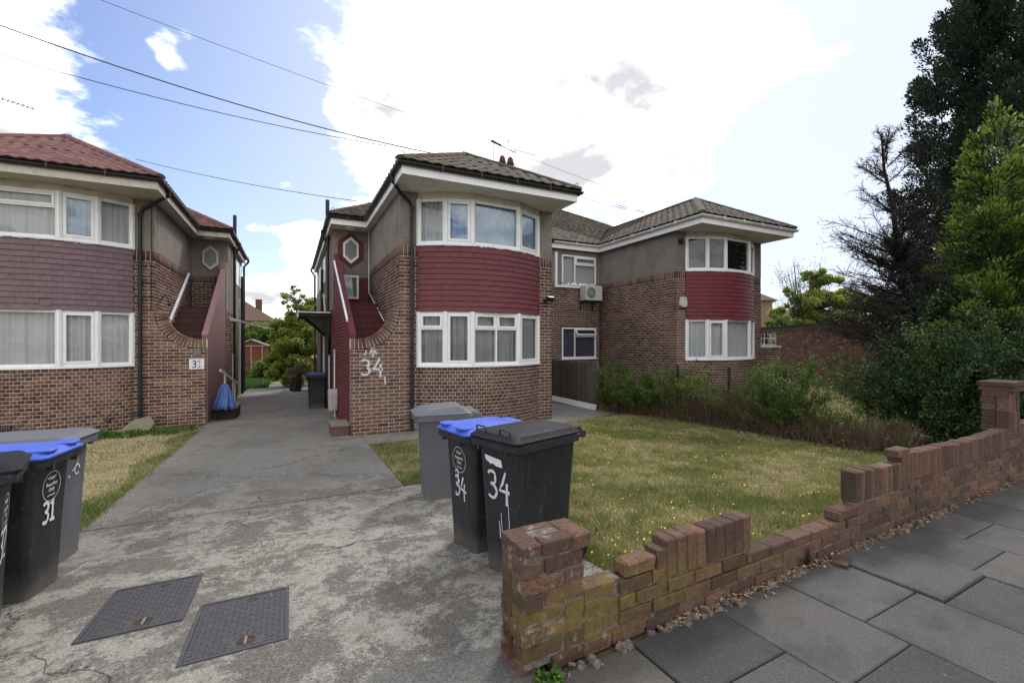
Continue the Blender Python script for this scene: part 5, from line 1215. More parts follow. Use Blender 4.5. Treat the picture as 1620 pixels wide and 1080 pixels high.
# left passage: handrail, steps, tarpaulin
t = thing('garden_handrail', 'grey metal handrail beside the left house side steps', 'handrail', (-1.5, 13.4, -.4)); m = MB(); m.obox((-1.48, 14.35, .52), Vector((.12, 1.9, -.42)).normalized(), Vector((1, -.06, 0)).normalized(), Vector((0, .2, 1)), 2.5, .04, .06)
m.build('rail', M_greygut, t)
for y, z in ((13.6, .66), (15.2, .32)):
    m = MB(); m.tube([(-1.52+.04*(y-13.6), y, -.45), (-1.52+.04*(y-13.6), y, z)], .022, 8); m.build('post', M_greygut, t)
t = thing('side_steps', 'dark brick step at the foot of the left house side wall', 'step', (-1.5, 13.4, gz(13.4))); m = MB(); m.box(-1.755, -1.25, 13.35, 14.5, -.6, -.20); m.build('base', plain('dark_brick_step', (.05, .028, .028), .9, .2, .3, 7), t); m = MB(); m.box(-1.755, -1.22, 13.33, 14.52, -.199, -.15); m.build('tread', M_conc, t)
m = MB(); n = 44; rings = []
for j, (z, r, dy) in enumerate(((.42, .03, 0), (.40, .08, 0), (.33, .12, 0), (.24, .16, .0), (.12, .20, .02), (.0, .24, .02), (-.10, .27, .03), (-.17, .255, .03))):
    rings.append([Vector((-1.50+r*.75*math.cos(a)*(1+.20*math.sin(5*a+j*.35)+random.uniform(-.10, .10)), 13.28+dy+r*math.sin(a)*(1+.2*math.sin(7*a+j*.6)+random.uniform(-.08, .08)), z+.03*math.sin(6*a)+.035*math.sin(9*a+2)*(j > 3))) for a in [2*PI*k/n for k in range(n)]])
m.loft(rings, caps=(True, True)); tag(m.build('tarpaulin', mat('blue_tarpaulin', lambda k: (k.col(k.mix(k.noise(9, 5), (.06, .13, .42), (.16, .27, .62))), k.bump(k.noise(14, 6, .6, dist=1.5), .9, .03)), .4, .4), smooth=True), 'crumpled blue tarpaulin bundled over the left side handrail', 'tarpaulin')
t = thing('washing_line_bracket', 'grey metal airer bars reaching out from the left house side wall', 'clothes airer', (-1.7, 17, 2.2))
for q in range(3):
    m = MB(); m.tube([(-1.75, 16.6+q*.18, 2.25-.03*q), (-.75+.1*q, 18.6+q*.2, 1.95+.0*q)], .018, 6); m.build('bar', M_greygut, t)
# ------------------------------------------------------------------ recess fence, plank
t = thing('board_fence', 'weathered grey vertical board fence between the two recesses', 'fence', (7.8, 11.5, gz(11.5)))
y = 10.36; k = 0
while y < 12.8:
    w = .098; m = MB(); h = .885+random.uniform(-.012, .012); x = 7.775+random.uniform(-.006, .006); m.box(x-.011, x+.011, y, y+w, gz(y)+.03, h, .5); m.build('board', M_fence, t); y += w+.006; k += 1
for yy in (10.42, 12.7):
    m = MB(); m.box(7.80, 7.88, yy, yy+.08, -.5, .93); m.build('fence_post', M_fence, t)
for z in (.0, .65): m = MB(); m.box(7.79, 7.83, 10.4, 12.8, z, z+.07); m.build('rail', M_fence, t)
m = MB(); m.obox((7.55, 11.35, -.32), Vector((.10, -2.2, -.03)).normalized(), Vector((1, .05, 0)).normalized(), Vector((.45, 0, 1)).normalized(), 2.35, .03, .16); tag(m.build('plank', M_white), 'long white plank leaning along the foot of the board fence', 'plank')
# ------------------------------------------------------------------ chimney, aerials, wires
t = thing('chimney_stack', 'brick chimney stack with red louvred pots behind the main roof', 'chimney', (8.2, 17.5, 7)); m = MB(); m.box(7.7, 8.75, 17.2, 17.8, 6.6, 8.43); m.build('stack', M_brick, t); m = MB(); m.box(7.64, 8.81, 17.14, 17.86, 8.43, 8.52); m.build('capping', M_gmortar, t)
M_pot = plain('red_clay_pot', (.085, .035, .03), .8, .2, .5, 5)
for x in (7.82, 8.14, 8.52):
    po = MB(); z0 = 8.52; hh_ = .95 if x > 7.9 else .55; po.tube([(x, 17.5, z0), (x, 17.5, z0+hh_*.72), (x, 17.5, z0+hh_*.92), (x, 17.5, z0+hh_)], [.15, .15, .11, .04], 14); p_ = po.build('pot', M_pot, t, smooth=35); r = MB()
    for k in range(4): r.tube([(x, 17.5, z0+hh_*(.2+.15*k)), (x, 17.5, z0+hh_*(.2+.15*k)+.04)], .172, 14)
    r.build('louvre_ring', M_pot, p_)
def aerial(x, y, z, H, dirv, n, L, label, grid=False):
    t = thing('tv_aerial', label, 'aerial', (x, y, z)); m = MB(); m.tube([(x, y, z), (x, y, z+H)], .014, 6); m.build('mast', M_leadgrey, t)
    d = Vector(dirv).normalized(); s_ = d.cross(UZ).normalized(); w = s_.cross(d); T = Vector((x, y, z+H-.08)); m = MB(); m.tube([T-d*L*.15, T+d*L*.85], .011, 5)
    if grid: m.obox(T+d*L*.1, d, s_, w, L*.4, .05, .07)
    m.build('boom', M_blackpl, t)
    for k in range(n):
        m = MB(); c = T+d*(L*.85*(k+.5)/n); h = .13*(1-.3*k/n); m.tube([c-s_*h, c+s_*h], .005, 4); m.tube([c-w*h*.35, c+w*h*.35], .004, 4); m.build('element', M_blackpl, t)
    if grid:
        m = MB(); c = T-d*L*.15
        for k in range(7): m.tube([c-s_*.25+w*(k-3)*.09, c+s_*.25+w*(k-3)*.09], .004, 4)
        m.tube([c-w*.3, c+w*.3], .01, 4); m.build('reflector', M_leadgrey, t)
aerial(7.25, 16.4, 6.9, 2.62, (.75, -.35, -.42), 12, 1.1, 'television aerial with grid reflector left of the chimney pots', True)
aerial(8.75, 17.5, 8.3, 1.6, (.8, -.4, -.25), 9, 1.1, 'television aerial pointing right over the right chimney pot')
t = thing('tv_aerial', 'small looped aerial on a thin mast above the chimney pots', 'aerial', (8.33, 17.4, 8.2)); m = MB(); m.tube([(8.7, 17.45, 9.5), (8.36, 17.42, 10.0)], .008, 4); m.tube([(8.36, 17.42, 10.0), (8.42, 17.4, 10.2)], .02, 5); m.build('mast', M_leadgrey, t); m = MB(); m.tube([(8.36, 17.42, 10.0)]+[(8.42+.15*math.cos(a), 17.4, 10.13+.13*math.sin(a)) for a in np.linspace(-2, 3.6, 12)], .007, 4); m.build('loop', M_leadgrey, t)
aerial(-6.2, 13.6, 5.6, 1.35, (.85, .5, -.03), 14, 1.25, 'television aerial over the left roof')
def wire(name, lab, a, b, sag=.25, r=.011, m_=None):
    a, b = Vector(a), Vector(b); P_ = [a.lerp(b, i/24)-UZ*sag*4*(i/24)*(1-i/24) for i in range(25)]; m = MB(); m.tube(P_, r, 5); tag(m.build(name, M_blackpl), lab, 'cable')
def ray(px, py, t): r = (px-810)/712.; return Vector((.8974*r+.4412, -.4412*r+.8974, (540-py)/712.))*t+Vector((0, 0, 1.5))
wire('overhead_cable', 'thickest overhead cable crossing from the upper left to the brown roof', ray(-300, -75, 8), ray(700, 246, 12.3), .35, .013)
wire('overhead_cable', 'lower of the two long overhead cables ending over the passage roof', ray(-300, -4, 8), ray(612, 231, 12.6), .25, .009)
wire('overhead_cable', 'highest thin overhead cable from the top edge towards the chimney', ray(60, -38, 9), ray(770, 222, 18.6), .1, .006)
wire('overhead_cable', 'faint thin cable falling to the right past the chimney towards the farther roof', ray(770, 222, 18.6), ray(1060, 330, 20), .1, .007)
wire('overhead_cable', 'thin cable slung low between the red roof and the brown roof', ray(215, 252, 15.2), ray(587, 321, 12.7), .12, .009)
wire('overhead_cable', 'upper of two short cables right of the brown roof tip', ray(915, 305, 13), ray(1045, 341, 17), .05, .008)
wire('overhead_cable', 'lower of two short cables right of the brown roof tip', ray(915, 311, 13), ray(1022, 336, 16.5), .05, .008)
for x, y, lab in ((1.86, 8.36, 'small cable hook at the left front corner of the brown roof'), (5.72, 8.36, 'small cable hook at the right front corner of the brown roof'), (1.0, 12.72, 'small cable hook at the corner of the roof over the stair')):
    t = thing('cable_hook', lab, 'hook', (x, y, 4.9)); m = MB(); m.tube([(x, y, 4.85), (x, y, 4.96)]+[(x+.035*math.sin(a), y, 4.99-.035*math.cos(a)) for a in np.linspace(0, 5.2, 9)], .008, 5); m.build('hook', M_leadgrey, t)
# ------------------------------------------------------------------ garage on the right
GA, GBv = Vector((24.6, 17.6, 0)), Vector((16.4, 6.6, 0)); gu = (GBv-GA); GL_ = gu.length; gu.normalize(); gn = Vector((gu[1], -gu[0], 0));
if gn.dot(-GA) < 0: gn = -gn
t = thing('brick_garage', 'long flat roofed brick garage behind the right lawn with a metal framed window', 'garage', tuple(GA))
pc = Pieces(); mo = MB(); gb = gz(12)-.1; wa, wb = 1.15, 3.35
z = 2.10; k = 0
while z > gb:
    zc = z-.0375; ivs = [(0, wa), (wb, GL_)] if 1.02 < zc < 1.98 else [(0, GL_)]
    for a, b in ivs:
        j = math.floor(a/.225)-1
        while j*.225 < b:
            c0, c1 = max(a, j*.225+.1125*(k % 2)), min(b, (j+1)*.225+.1125*(k % 2)-.01); j += 1
            if c1-c0 > .03: pc.put(GA+gu*((c0+c1)/2)-gn*.05+UZ*zc, gu, gn, UZ, c1-c0, .1, .065)
        mo.obox(GA+gu*((a+b)/2)-gn*.12+UZ*zc, gu, gn, UZ, b-a, .22, .075)
    z -= .075; k += 1
M_garb = brickmat('garage_brick', [(0, (.10, .045, .035)), (.5, (.16, .075, .05)), (.85, (.20, .105, .07)), (1, (.32, .23, .15))], .25, (.12, .10, .05)); pc.emit('brick', 'brickwork', M_garb, t, 120); mo.build('mortar', M_garm if 'M_garm' in globals() else plain('dull_mortar', (.17, .125, .095), .95, .1, .3), t)
m = MB(); m.obox(GA+gu*(GL_/2)-gn*2.0+UZ*2.24, gu, gn, UZ, GL_+.3, 4.3, .07); m.build('flat_roof', M_darkfelt if 'M_darkfelt' in globals() else plain('roof_felt', (.035, .035, .036), .9, .1, .3), t)
m = MB(); m.obox(GA+gu*(wa+wb)/2-gn*.09+UZ*2.15, gu, gn, UZ, wb-wa+.5, .2, .10); m.obox(GA+gu*((wb+.25+GL_)/2)-gn*.09+UZ*2.15, gu, gn, UZ, GL_-wb-.25, .18, .10); m.each('lintel', plain('brown_concrete', (.16, .125, .095), .9, .2, .4, 4), t)
m = MB()
for s_ in (wa, wa+.5, wa+1.5, wb): m.obox(GA+gu*s_+gn*-.03+UZ*1.5, gu, gn, UZ, .05, .05, .98)
for z in (1.02, 1.33, 1.67, 1.99): m.obox(GA+gu*((wa+wb)/2)+gn*-.028+UZ*z, gu, gn, UZ, wb-wa, .044, .035)
wf = m.build('window_frame', M_greygut, t)
for s0, s1 in ((wa, wa+.5), (wa+.5, wa+1.5), (wa+1.5, wb)):
    for z0, z1 in ((1.02, 1.33), (1.33, 1.67), (1.67, 1.99)): g = MB(); g.obox(GA+gu*((s0+s1)/2)-gn*.035+UZ*((z0+z1)/2), gu, gn, UZ, s1-s0-.05, .006, z1-z0-.035); g.build('pane', M_glass0, wf)
m = MB(); m.obox(GA+gu*((wa+wb)/2)-gn*.2+UZ*1.5, gu, gn, UZ, 2.6, .02, 1.3); m.build('interior_shade', M_dark, t)  # dark sheet behind the panes, painted shade for the unlit garage
m = MB(); m.obox(GA+gu*(GL_-.35)+gn*.02+UZ*.75, gu, gn, UZ, 1.3, .03, 2.1); m.build('white_door', M_white, t)
m = MB(); m.obox(GA+gu*(GL_-.05)-gn*2+UZ*.8, gn, gu, UZ, 4, .1, 2.7); m.build('end_wall', M_garb, t)
# ------------------------------------------------------------------ shed and far houses
t = thing('garden_shed', 'red brown wooden shed with pale trim at the end of the passage', 'shed', (-2.5, 36.2, gz(36))); x0, x1, zb, ze, za, Y_ = -3.45, -1.50, gz(36), 1.22, 1.58, 36.2
m = MB(); m.prism([(x0+.05, Y_+.05), (x1-.05, Y_+.05), (x1-.05, Y_+2.4), (x0+.05, Y_+2.4)], zb, ze-.05); m.build('side_wall', M_shed, t)
z = zb+.06; 
while z < za-.1:
    w = 0 if z+.12 < ze else (z+.12-ze)/(za-ze)*(x1-x0)/2; m = MB(); m.obox(((x0+x1)/2, Y_, z+.065), (1, 0, 0), Vector((0, 1, .12)).normalized(), Vector((0, -.12, 1)).normalized(), max(.1, x1-x0-2*w), .02, .128); m.build('cladding_board', M_shed, t); z += .135
m = MB(); m.ext([(x0-.1, Y_-.12, ze-.06), ((x0+x1)/2, Y_-.12, za+.02), ((x0+x1)/2, Y_-.12, za+.10), (x0-.1, Y_-.12, ze+.02)], (0, 2.7, 0)); m.ext([(x1+.1, Y_-.12, ze-.06), ((x0+x1)/2, Y_-.12, za+.02), ((x0+x1)/2, Y_-.12, za+.10), (x1+.1, Y_-.12, ze+.02)], (0, 2.7, 0)); m.build('roof', M_leadgrey, t)
M_trim = plain('pale_shed_trim', (.34, .28, .25), .8, .2, .2)
for a, b in (((x0-.1, ze-.03), ((x0+x1)/2, za+.06)), ((x1+.1, ze-.03), ((x0+x1)/2, za+.06))):
    m = MB(); d = Vector((b[0]-a[0], 0, b[1]-a[1])); m.obox(((a[0]+b[0])/2, Y_-.14, (a[1]+b[1])/2), d.normalized(), (0, 1, 0), d.normalized().cross(Vector((0, 1, 0))), d.length, .03, .08); m.build('barge_board', M_trim, t)
for x in (x0+.3, (x0+x1)/2, x1-.3): m = MB(); m.box(x-.03, x+.03, Y_-.05, Y_-.025, zb, ze-.07); m.build('door_batten', M_trim, t)
m = MB(); m.box(x0+.1, x1-.1, Y_-.055, Y_-.03, ze-.06, ze); m.build('door_head', M_trim, t)
def farhouse(lab, c, w, d, hz, rz_, ang, wallm, roofm, wins=(), chim=None):
    t = thing('far_house', lab, 'house', (c[0], c[1], gz(c[1])), ang, None, local=True); zb = 0; m = MB(); m.box(-w/2, w/2, -d/2, d/2, -.5, hz); m.build('wall', wallm, t)
    m = MB(); m.loft([[Vector((sx*(w/2+.4), sy*(d/2+.4), hz)) for sx, sy in ((-1, -1), (1, -1), (1, 1), (-1, 1))], [Vector((sx*max(.02, w/2-d/2), sy*.02, rz_)) for sx, sy in ((-1, -1), (1, -1), (1, 1), (-1, 1))]]); ro = m.build('roof', roofm, t)
    if chim is not None: m = MB(); m.box(chim-.4, chim+.4, -.4, .4, rz_-1.8, rz_+.15); m.build('chimney', M_garb, ro)
    for x, z in wins: m = MB(); m.box(x-.7, x+.7, -d/2-.05, -d/2, z, z+1.1); f = m.build('window', M_upvc, t); g = MB(); g.box(x-.6, x+.6, -d/2-.06, -d/2-.05, z+.1, z+1.0); g.build('pane', M_glass, f)
M_fr = plain('far_brown_roof', (.12, .08, .065), .9, .1, .3, 1); M_fw = plain('far_brick', (.24, .155, .115), .9, .1, .3, 1); M_fw2 = plain('far_render', (.40, .38, .33), .9, .1, .3, 1)
farhouse('far brown roofed house with a chimney seen over the passage bushes', (-9.4, 72), 15, 8, 5.0, 8.0, 0, M_fw, M_fr, ((1, 3.4), (5, 3.4)), 5.4)
farhouse('far low gabled house showing above the garage roof', (62, 38), 7, 7, 4.6, 7.4, R(-55), M_fw2, plain('far_grey_roof', (.20, .19, .17), .9, .1, .3, 1), ((0, 3.2),))
farhouse('far brick building edge behind the farther bay', (47.0, 34.2), 4, 6, 6.6, 8.2, R(-50), M_fw, M_fr)
# ------------------------------------------------------------------ plants
def taper(m, P_, r0, r1, n=5): m.tube(P_, [r0+(r1-r0)*i/(len(P_)-1) for i in range(len(P_))], n)
def emitl(name, P, size, mat_, rnd, root, asp=.5, N=None, spread=.9, kind=None):
    V, F = leaves(np.asarray(P), size, asp, N, spread); o = npmesh(name, V, F, mat_, rnd, root, ORG[root.name]); return o
def shell(n, c, r, lo=.55):
    a = RNG.normal(size=(n, 3)); a /= np.linalg.norm(a, axis=1)[:, None]; k = lo+(1-lo)*RNG.random(n)**.6; return np.array(c)+a*np.array(r)*k[:, None], a, k
def bush(name, label, cat, base, blobs, per, size, mat_, group=None, stems=14, bright=(0, 1), asp=.55):
    t = thing(name, label, cat, base, group=group); Ps, C = [], []
    for (x, y, z, r) in blobs:      # each blob is itself made of clumps
        k = max(6, int(14*r)); q, a, kk = shell(k, (x, y, z), (r, r, r*.85), .5)
        for cc in q:
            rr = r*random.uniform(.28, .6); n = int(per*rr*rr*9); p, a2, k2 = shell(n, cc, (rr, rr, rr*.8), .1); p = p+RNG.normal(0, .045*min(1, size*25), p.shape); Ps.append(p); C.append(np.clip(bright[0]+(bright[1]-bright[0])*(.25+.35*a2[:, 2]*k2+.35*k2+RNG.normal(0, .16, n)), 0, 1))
    P = np.concatenate(Ps); C = np.concatenate(C); k = P[:, 2] > gz(base[1])-.02; emitl('foliage', P[k], size, mat_, C[k], t, asp)
    m = MB(); b = Vector(base)
    for i in range(stems):
        x, y, z, r = random.choice(blobs); e = Vector((x, y, z))+Vector((random.gauss(0, r*.45), random.gauss(0, r*.45), random.gauss(0, r*.4))); s_ = b+Vector((random.gauss(0, .12), random.gauss(0, .12), 0)); mid = s_.lerp(e, .5)+Vector((random.gauss(0, .1), random.gauss(0, .1), .1)); taper(m, [s_, mid, e], .022, .004, 5)
    m.build('stems', M_bark, t); return t
def tree(label, base, h, crown, per, size, mat_, name='tree', tr=.12, group=None, top=None, gaps=.3, lo=.5, cat='tree'):
    t = thing(name, label, cat, base, group=group); b = Vector(base); m = MB(); T = b+UZ*h; taper(m, [b, b.lerp(T, .5)+Vector((.1, .05, 0)), T], tr, tr*.2, 8); m.build('trunk', M_bark, t); Ps, C = [], []; bm_ = MB()
    for (x, y, z, r) in crown:
        c0 = b+Vector((x, y, z)); taper(bm_, [b+UZ*h*random.uniform(.3, .8), b.lerp(c0, .6)+UZ*h*.12, c0], tr*.35, .01, 5)
        for q in range(int(10*max(1, r))):
            a = Vector((random.gauss(0, 1), random.gauss(0, 1), random.gauss(0, 1))).normalized()*r*random.uniform(lo, 1.0); cc = c0+a; taper(bm_, [c0, cc], .02, .004, 4); rr = r*random.uniform(.22, .42); n = int(per*rr*rr*10*(1-gaps*random.random())); p, a2, k2 = shell(n, cc, (rr, rr, rr*.7), .2)
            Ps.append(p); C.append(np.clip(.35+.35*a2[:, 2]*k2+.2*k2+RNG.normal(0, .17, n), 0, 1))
    bm_.build('branches', M_bark, t); emitl('crown', np.concatenate(Ps), size, mat_, np.concatenate(C), t, .55); return t
def oriented(P, D, L, W):      # slender sprays pointing along D
    P, D = np.asarray(P), np.asarray(D); n = len(P); D = D/(np.linalg.norm(D, axis=1)[:, None]+1e-9); r = RNG.normal(size=(n, 3)); u = np.cross(D, r); u /= np.linalg.norm(u, axis=1)[:, None]+1e-9
    L = (L*RNG.uniform(.6, 1.4, n))[:, None]; W = (W*RNG.uniform(.6, 1.4, n))[:, None]; V = np.stack([P, P+D*L*.45+u*W, P+D*L, P+D*L*.45-u*W], 1).reshape(-1, 3); return V, np.arange(4*n).reshape(-1, 4)
def conifer(label, base, plumes, mat_, n, L, W, name='conifer', trunk=None, dens=1, taperp=1.0):
    """plumes: (start, end, radius); foliage sprays follow each plume, its tips are the young bright growth"""
    t = thing(name, label, 'tree', base); b = Vector(base); m = MB(); T = Vector(trunk); taper(m, [b, b.lerp(T, .5), T], .13, .03, 8); m.build('trunk', M_bark, t); Ps, Ds, C = [], [], []; br = MB()
    for s_, e, r, g in plumes:
        s_, e = Vector(s_), Vector(e); d = (e-s_); br.tube([s_, s_+d*.5-UZ*.03, e], [.018, .010, .003], 4); k = int(n*d.length*r*dens)
        tt = RNG.random(k)**.75; a = RNG.normal(size=(k, 3)); a /= np.linalg.norm(a, axis=1)[:, None]; rad = r*np.sqrt(np.clip(np.sin(np.pi*np.clip(tt*.88+.1, 0, 1)), 0, 1))*RNG.random(k)**.4; off = a*rad[:, None]; off[:, 2] *= .7
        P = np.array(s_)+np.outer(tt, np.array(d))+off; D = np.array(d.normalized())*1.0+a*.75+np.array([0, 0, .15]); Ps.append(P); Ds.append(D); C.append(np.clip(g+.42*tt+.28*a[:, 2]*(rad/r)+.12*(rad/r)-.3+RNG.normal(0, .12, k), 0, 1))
    br.build('branches', M_bark, t); V, F = oriented(np.concatenate(Ps), np.concatenate(Ds), L, W); npmesh('foliage', V, F, mat_, np.concatenate(C), t, ORG[t.name]); return t
def stembush(name, label, cat, starts, L, leaf, size, mat_, out=.5, up=.9, dens=170, side=3, lean=None, lo=0, hi=1, stemm=None, base=None, bare=.15):
    base = base or starts[0]; t = thing(name, label, cat, tuple(base)); m = MB(); P, C = [], []
    for st in starts:
        k = random.random(); n = 7; l_ = L*random.uniform(.55, 1.15); a = random.uniform(0, 2*PI); d = Vector((math.cos(a)*out*random.random()**.5, math.sin(a)*out*random.random()**.5, up)).normalized()
        if lean: d = (d+Vector(lean)).normalized()
        Q = [Vector(st)]
        for i in range(n): Q.append(Q[-1]+d*l_/n); d = (d+Vector((random.gauss(0, .16), random.gauss(0, .16), random.gauss(-.05, .12)))).normalized()
        m.tube(Q, [.010*(1-i/(n+1.5))+.0015 for i in range(n+1)], 4, cap=False); leafy = 0 if random.random() < bare else random.uniform(.35, 1.25); tone = random.uniform(-.18, .22); segs = [(Q[i], Q[i+1]) for i in range(2, n)]
        for q in range(side*2):
            i = random.randrange(1, n); p = Q[i].lerp(Q[i+1], random.random()); dd = (d*.4+Vector((random.gauss(0, .8), random.gauss(0, .8), random.gauss(.15, .4)))).normalized(); l2 = l_*random.uniform(.10, .28); e = p+dd*l2; md = p.lerp(e, .5)+Vector((0, 0, .015)); m.tube([p, md, e], [.004, .003, .0015], 3, cap=False); segs += [(p, md), (md, e)]
        for (p, e) in segs:
            c = int(dens*leafy*(e-p).length); 
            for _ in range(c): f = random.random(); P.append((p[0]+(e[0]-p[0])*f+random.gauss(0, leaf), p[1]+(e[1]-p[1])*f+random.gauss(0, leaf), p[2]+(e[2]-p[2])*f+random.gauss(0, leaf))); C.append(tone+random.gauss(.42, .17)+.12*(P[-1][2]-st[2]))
    m.build('stems', stemm or M_bark, t, kind='stuff'); P = np.array(P); C = lo+(hi-lo)*np.clip(np.array(C), 0, 1); k = P[:, 2] > gz(base[1])-.03; emitl('foliage', P[k], size, mat_, C[k], t); return t
# tall dark cypress beyond the frame top
bx_, by_ = 16.7, 4.5; pl = []
for i in range(900):
    z = random.uniform(.3, 13.5)**1.0; rm = 3.1*min(1, .8+.2*z/3)*(1-max(0, (z-3.5)/11.5)**1.25); a = random.uniform(0, 2*PI); r0 = rm*random.uniform(.35, .85); s_ = (bx_+r0*math.cos(a), by_+r0*math.sin(a), z); q = random.uniform(.25, .75)
    e = (bx_+(r0+q*.6)*math.cos(a), by_+(r0+q*.6)*math.sin(a), z+random.uniform(.5, 1.1)); pl.append((s_, e, random.uniform(.20, .36), random.uniform(.15, .55)))
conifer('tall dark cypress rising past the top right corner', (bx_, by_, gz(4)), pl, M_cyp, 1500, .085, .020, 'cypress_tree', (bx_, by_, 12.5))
# bright green conifer with two leaders
pl = []
for (cx, cy, top, R0) in ((10.75, 3.25, 5.6, .8), (11.75, 2.95, 5.6, 1.0)):
    for i in range(190):
        z = random.uniform(1.0, top-.25); f = 1-max(0, (z-2.2)/(top-2.2))**1.15; a = random.uniform(0, 2*PI); L_ = R0*f*random.uniform(.65, 1.12)+.12; s_ = (cx+.15*math.cos(a), cy+.15*math.sin(a), z-.05)
        e = (cx+L_*math.cos(a), cy+L_*math.sin(a), z+L_*random.uniform(.05, .38)+.1); pl.append((s_, e, .10+.12*f, random.uniform(.35, .85)))
    pl.append(((cx, cy, top-.7), (cx, cy, top), .12, .6))
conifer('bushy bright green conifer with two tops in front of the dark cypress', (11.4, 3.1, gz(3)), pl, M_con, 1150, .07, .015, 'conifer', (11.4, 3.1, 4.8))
# small bluish conifer low between them
pl = []
for i in range(70):
    z = random.uniform(.9, 2.6); a = random.uniform(0, 2*PI); L_ = .75*(1-(z-.9)/2.6)+.2; pl.append(((10.4, 3.95, z), (10.4+L_*math.cos(a), 3.95+L_*math.sin(a), z+.15), .10, random.uniform(.3, .6)))
conifer('low bluish conifer behind the dark shrub', (10.4, 3.95, gz(4)), pl, M_blue, 620, .07, .012, 'conifer', (10.4, 3.95, 2.5))
# dead conifer
t = thing('dead_conifer', 'bare dead conifer with dark twiggy branches left of the cypress', 'tree', (11.3, 4.5, gz(4.5))); A_, B_ = Vector((11.32, 4.47, -.2)), Vector((10.60, 4.80, 5.65)); m = MB(); m.tube([A_.lerp(B_, i/8)+Vector((random.gauss(0, .02), random.gauss(0, .02), 0)) for i in range(9)], [.12-.105*i/8 for i in range(9)], 8); m.build('trunk', M_dead, t)
bm_ = MB(); tw = MB(); ND, NP = [], []
for i in range(140):
    f = random.uniform(.22, .985) if i > 80 else random.uniform(.22, .6); p = A_.lerp(B_, f); a = random.uniform(0, 2*PI); rise = .25+.95*f*f; L_ = (1.9*(1-f)**.62+.15)*random.uniform(.6, 1.08); d = Vector((math.cos(a), math.sin(a), rise)).normalized()
    if f < .5: d = Vector((math.cos(a), math.sin(a), random.uniform(.12, .38))).normalized()
    Q = [p]; 
    for k in range(6): Q.append(Q[-1]+d*L_/6); d = (d+Vector((random.gauss(0, .05), random.gauss(0, .05), random.gauss(.015, .05)))).normalized()
    bm_.tube(Q, [.026*(1-f*.7)*(1-k/6.6)+.003 for k in range(7)], 4)
    for k in range(1, 7):
        for q in range(5):
            b0 = Q[k-1].lerp(Q[k], random.random()); dd = (d*random.uniform(.3, 1)+Vector((random.gauss(0, .6), random.gauss(0, .6), random.gauss(.05, .4)))).normalized(); l2 = L_*random.uniform(.08, .26)+.05; e = b0+dd*l2; tw.tube([b0, b0.lerp(e, .5)+Vector((0, 0, .01)), e], [.006, .004, .0022], 3, cap=False)
            for w in range(3): c = b0.lerp(e, random.random()); e2 = c+(dd+Vector((random.gauss(0, .7), random.gauss(0, .7), random.gauss(0, .6)))).normalized()*l2*.45; tw.tube([c, e2], [.004, .002], 3, cap=False); NP.append(tuple(e2))
bm_.build('branches', M_dead, t); tw.build('twigs', M_dead, t)
NP = np.array(NP); NP = NP[RNG.random(len(NP)) < np.clip(.9-.16*NP[:, 2], .1, .6)]; NP = np.repeat(NP, 5, 0)+RNG.normal(0, .035, (len(NP)*5, 3)); emitl('dry_needles', NP, .016, M_deadn if 'M_deadn' in globals() else leafm('brown_needles', [(0, (.025, .018, .016)), (.7, (.05, .036, .028)), (1, (.05, .06, .03))], .1), RNG.random(len(NP)), t, .35)
m = MB()
for z, a in ((1.75, 2.6), (1.35, 2.9)): p = A_.lerp(B_, (z+.2)/5.85); d = Vector((math.cos(a), math.sin(a)*.8, .25)).normalized(); m.tube([p, p+d*.7], [.045, .038], 8)
m.build('sawn_branch', M_dead, t)
# dark leafy shrub mass behind the wall
def ring(cx, cy, rx, ry, n): return [(cx+rx*math.sqrt(random.random())*math.cos(a), cy+ry*math.sqrt(random.random())*math.sin(a), gz(cy)-.03) for a in [random.uniform(0, 2*PI) for _ in range(n)]]
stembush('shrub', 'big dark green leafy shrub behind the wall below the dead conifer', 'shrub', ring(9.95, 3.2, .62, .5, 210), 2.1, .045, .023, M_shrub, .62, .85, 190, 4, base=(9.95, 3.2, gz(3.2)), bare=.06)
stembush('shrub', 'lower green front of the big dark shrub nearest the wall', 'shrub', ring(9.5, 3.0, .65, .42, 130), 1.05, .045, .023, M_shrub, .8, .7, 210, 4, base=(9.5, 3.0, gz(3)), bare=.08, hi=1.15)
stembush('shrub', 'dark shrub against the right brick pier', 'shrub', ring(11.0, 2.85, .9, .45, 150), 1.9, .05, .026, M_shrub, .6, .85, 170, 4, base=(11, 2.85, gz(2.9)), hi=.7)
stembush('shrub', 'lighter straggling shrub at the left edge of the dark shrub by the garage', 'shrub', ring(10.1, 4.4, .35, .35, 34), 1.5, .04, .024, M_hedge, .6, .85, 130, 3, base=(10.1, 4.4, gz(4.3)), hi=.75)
# hedge, posts and wire along the right of the lawn
HP = [Vector((7.82, 10.25, 0)), Vector((8.15, 9.0, 0)), Vector((8.45, 8.05, 0)), Vector((8.62, 6.9, 0)), Vector((8.6, 5.35, 0)), Vector((8.4, 4.2, 0)), Vector((8.2, 3.5, 0))]
def along(u):      # u 0..1
    n = len(HP)-1; k = min(n-1, int(u*n)); return HP[k].lerp(HP[k+1], u*n-k)
def fr(Y):
    for a, b in zip(HP, HP[1:]):
        if b[1] <= Y <= a[1]: return a.lerp(b, (a[1]-Y)/(a[1]-b[1]))
    return HP[-1]
for Y in (8.05, 6.75, 5.5):
    p = fr(Y); m = MB(); m.tube([(p[0], p[1], gz(Y)-.1), (p[0], p[1], .93)], .03, 8); lab = {8.05: 'leftmost of the three dark posts in the hedge', 6.75: 'middle one of the three dark posts in the hedge', 5.5: 'rightmost dark post in the hedge, under an ivy clump'}[Y]; tag(m.build('fence_post', M_blackpl), lab, 'post', 'dark posts in the hedge')
m = MB()
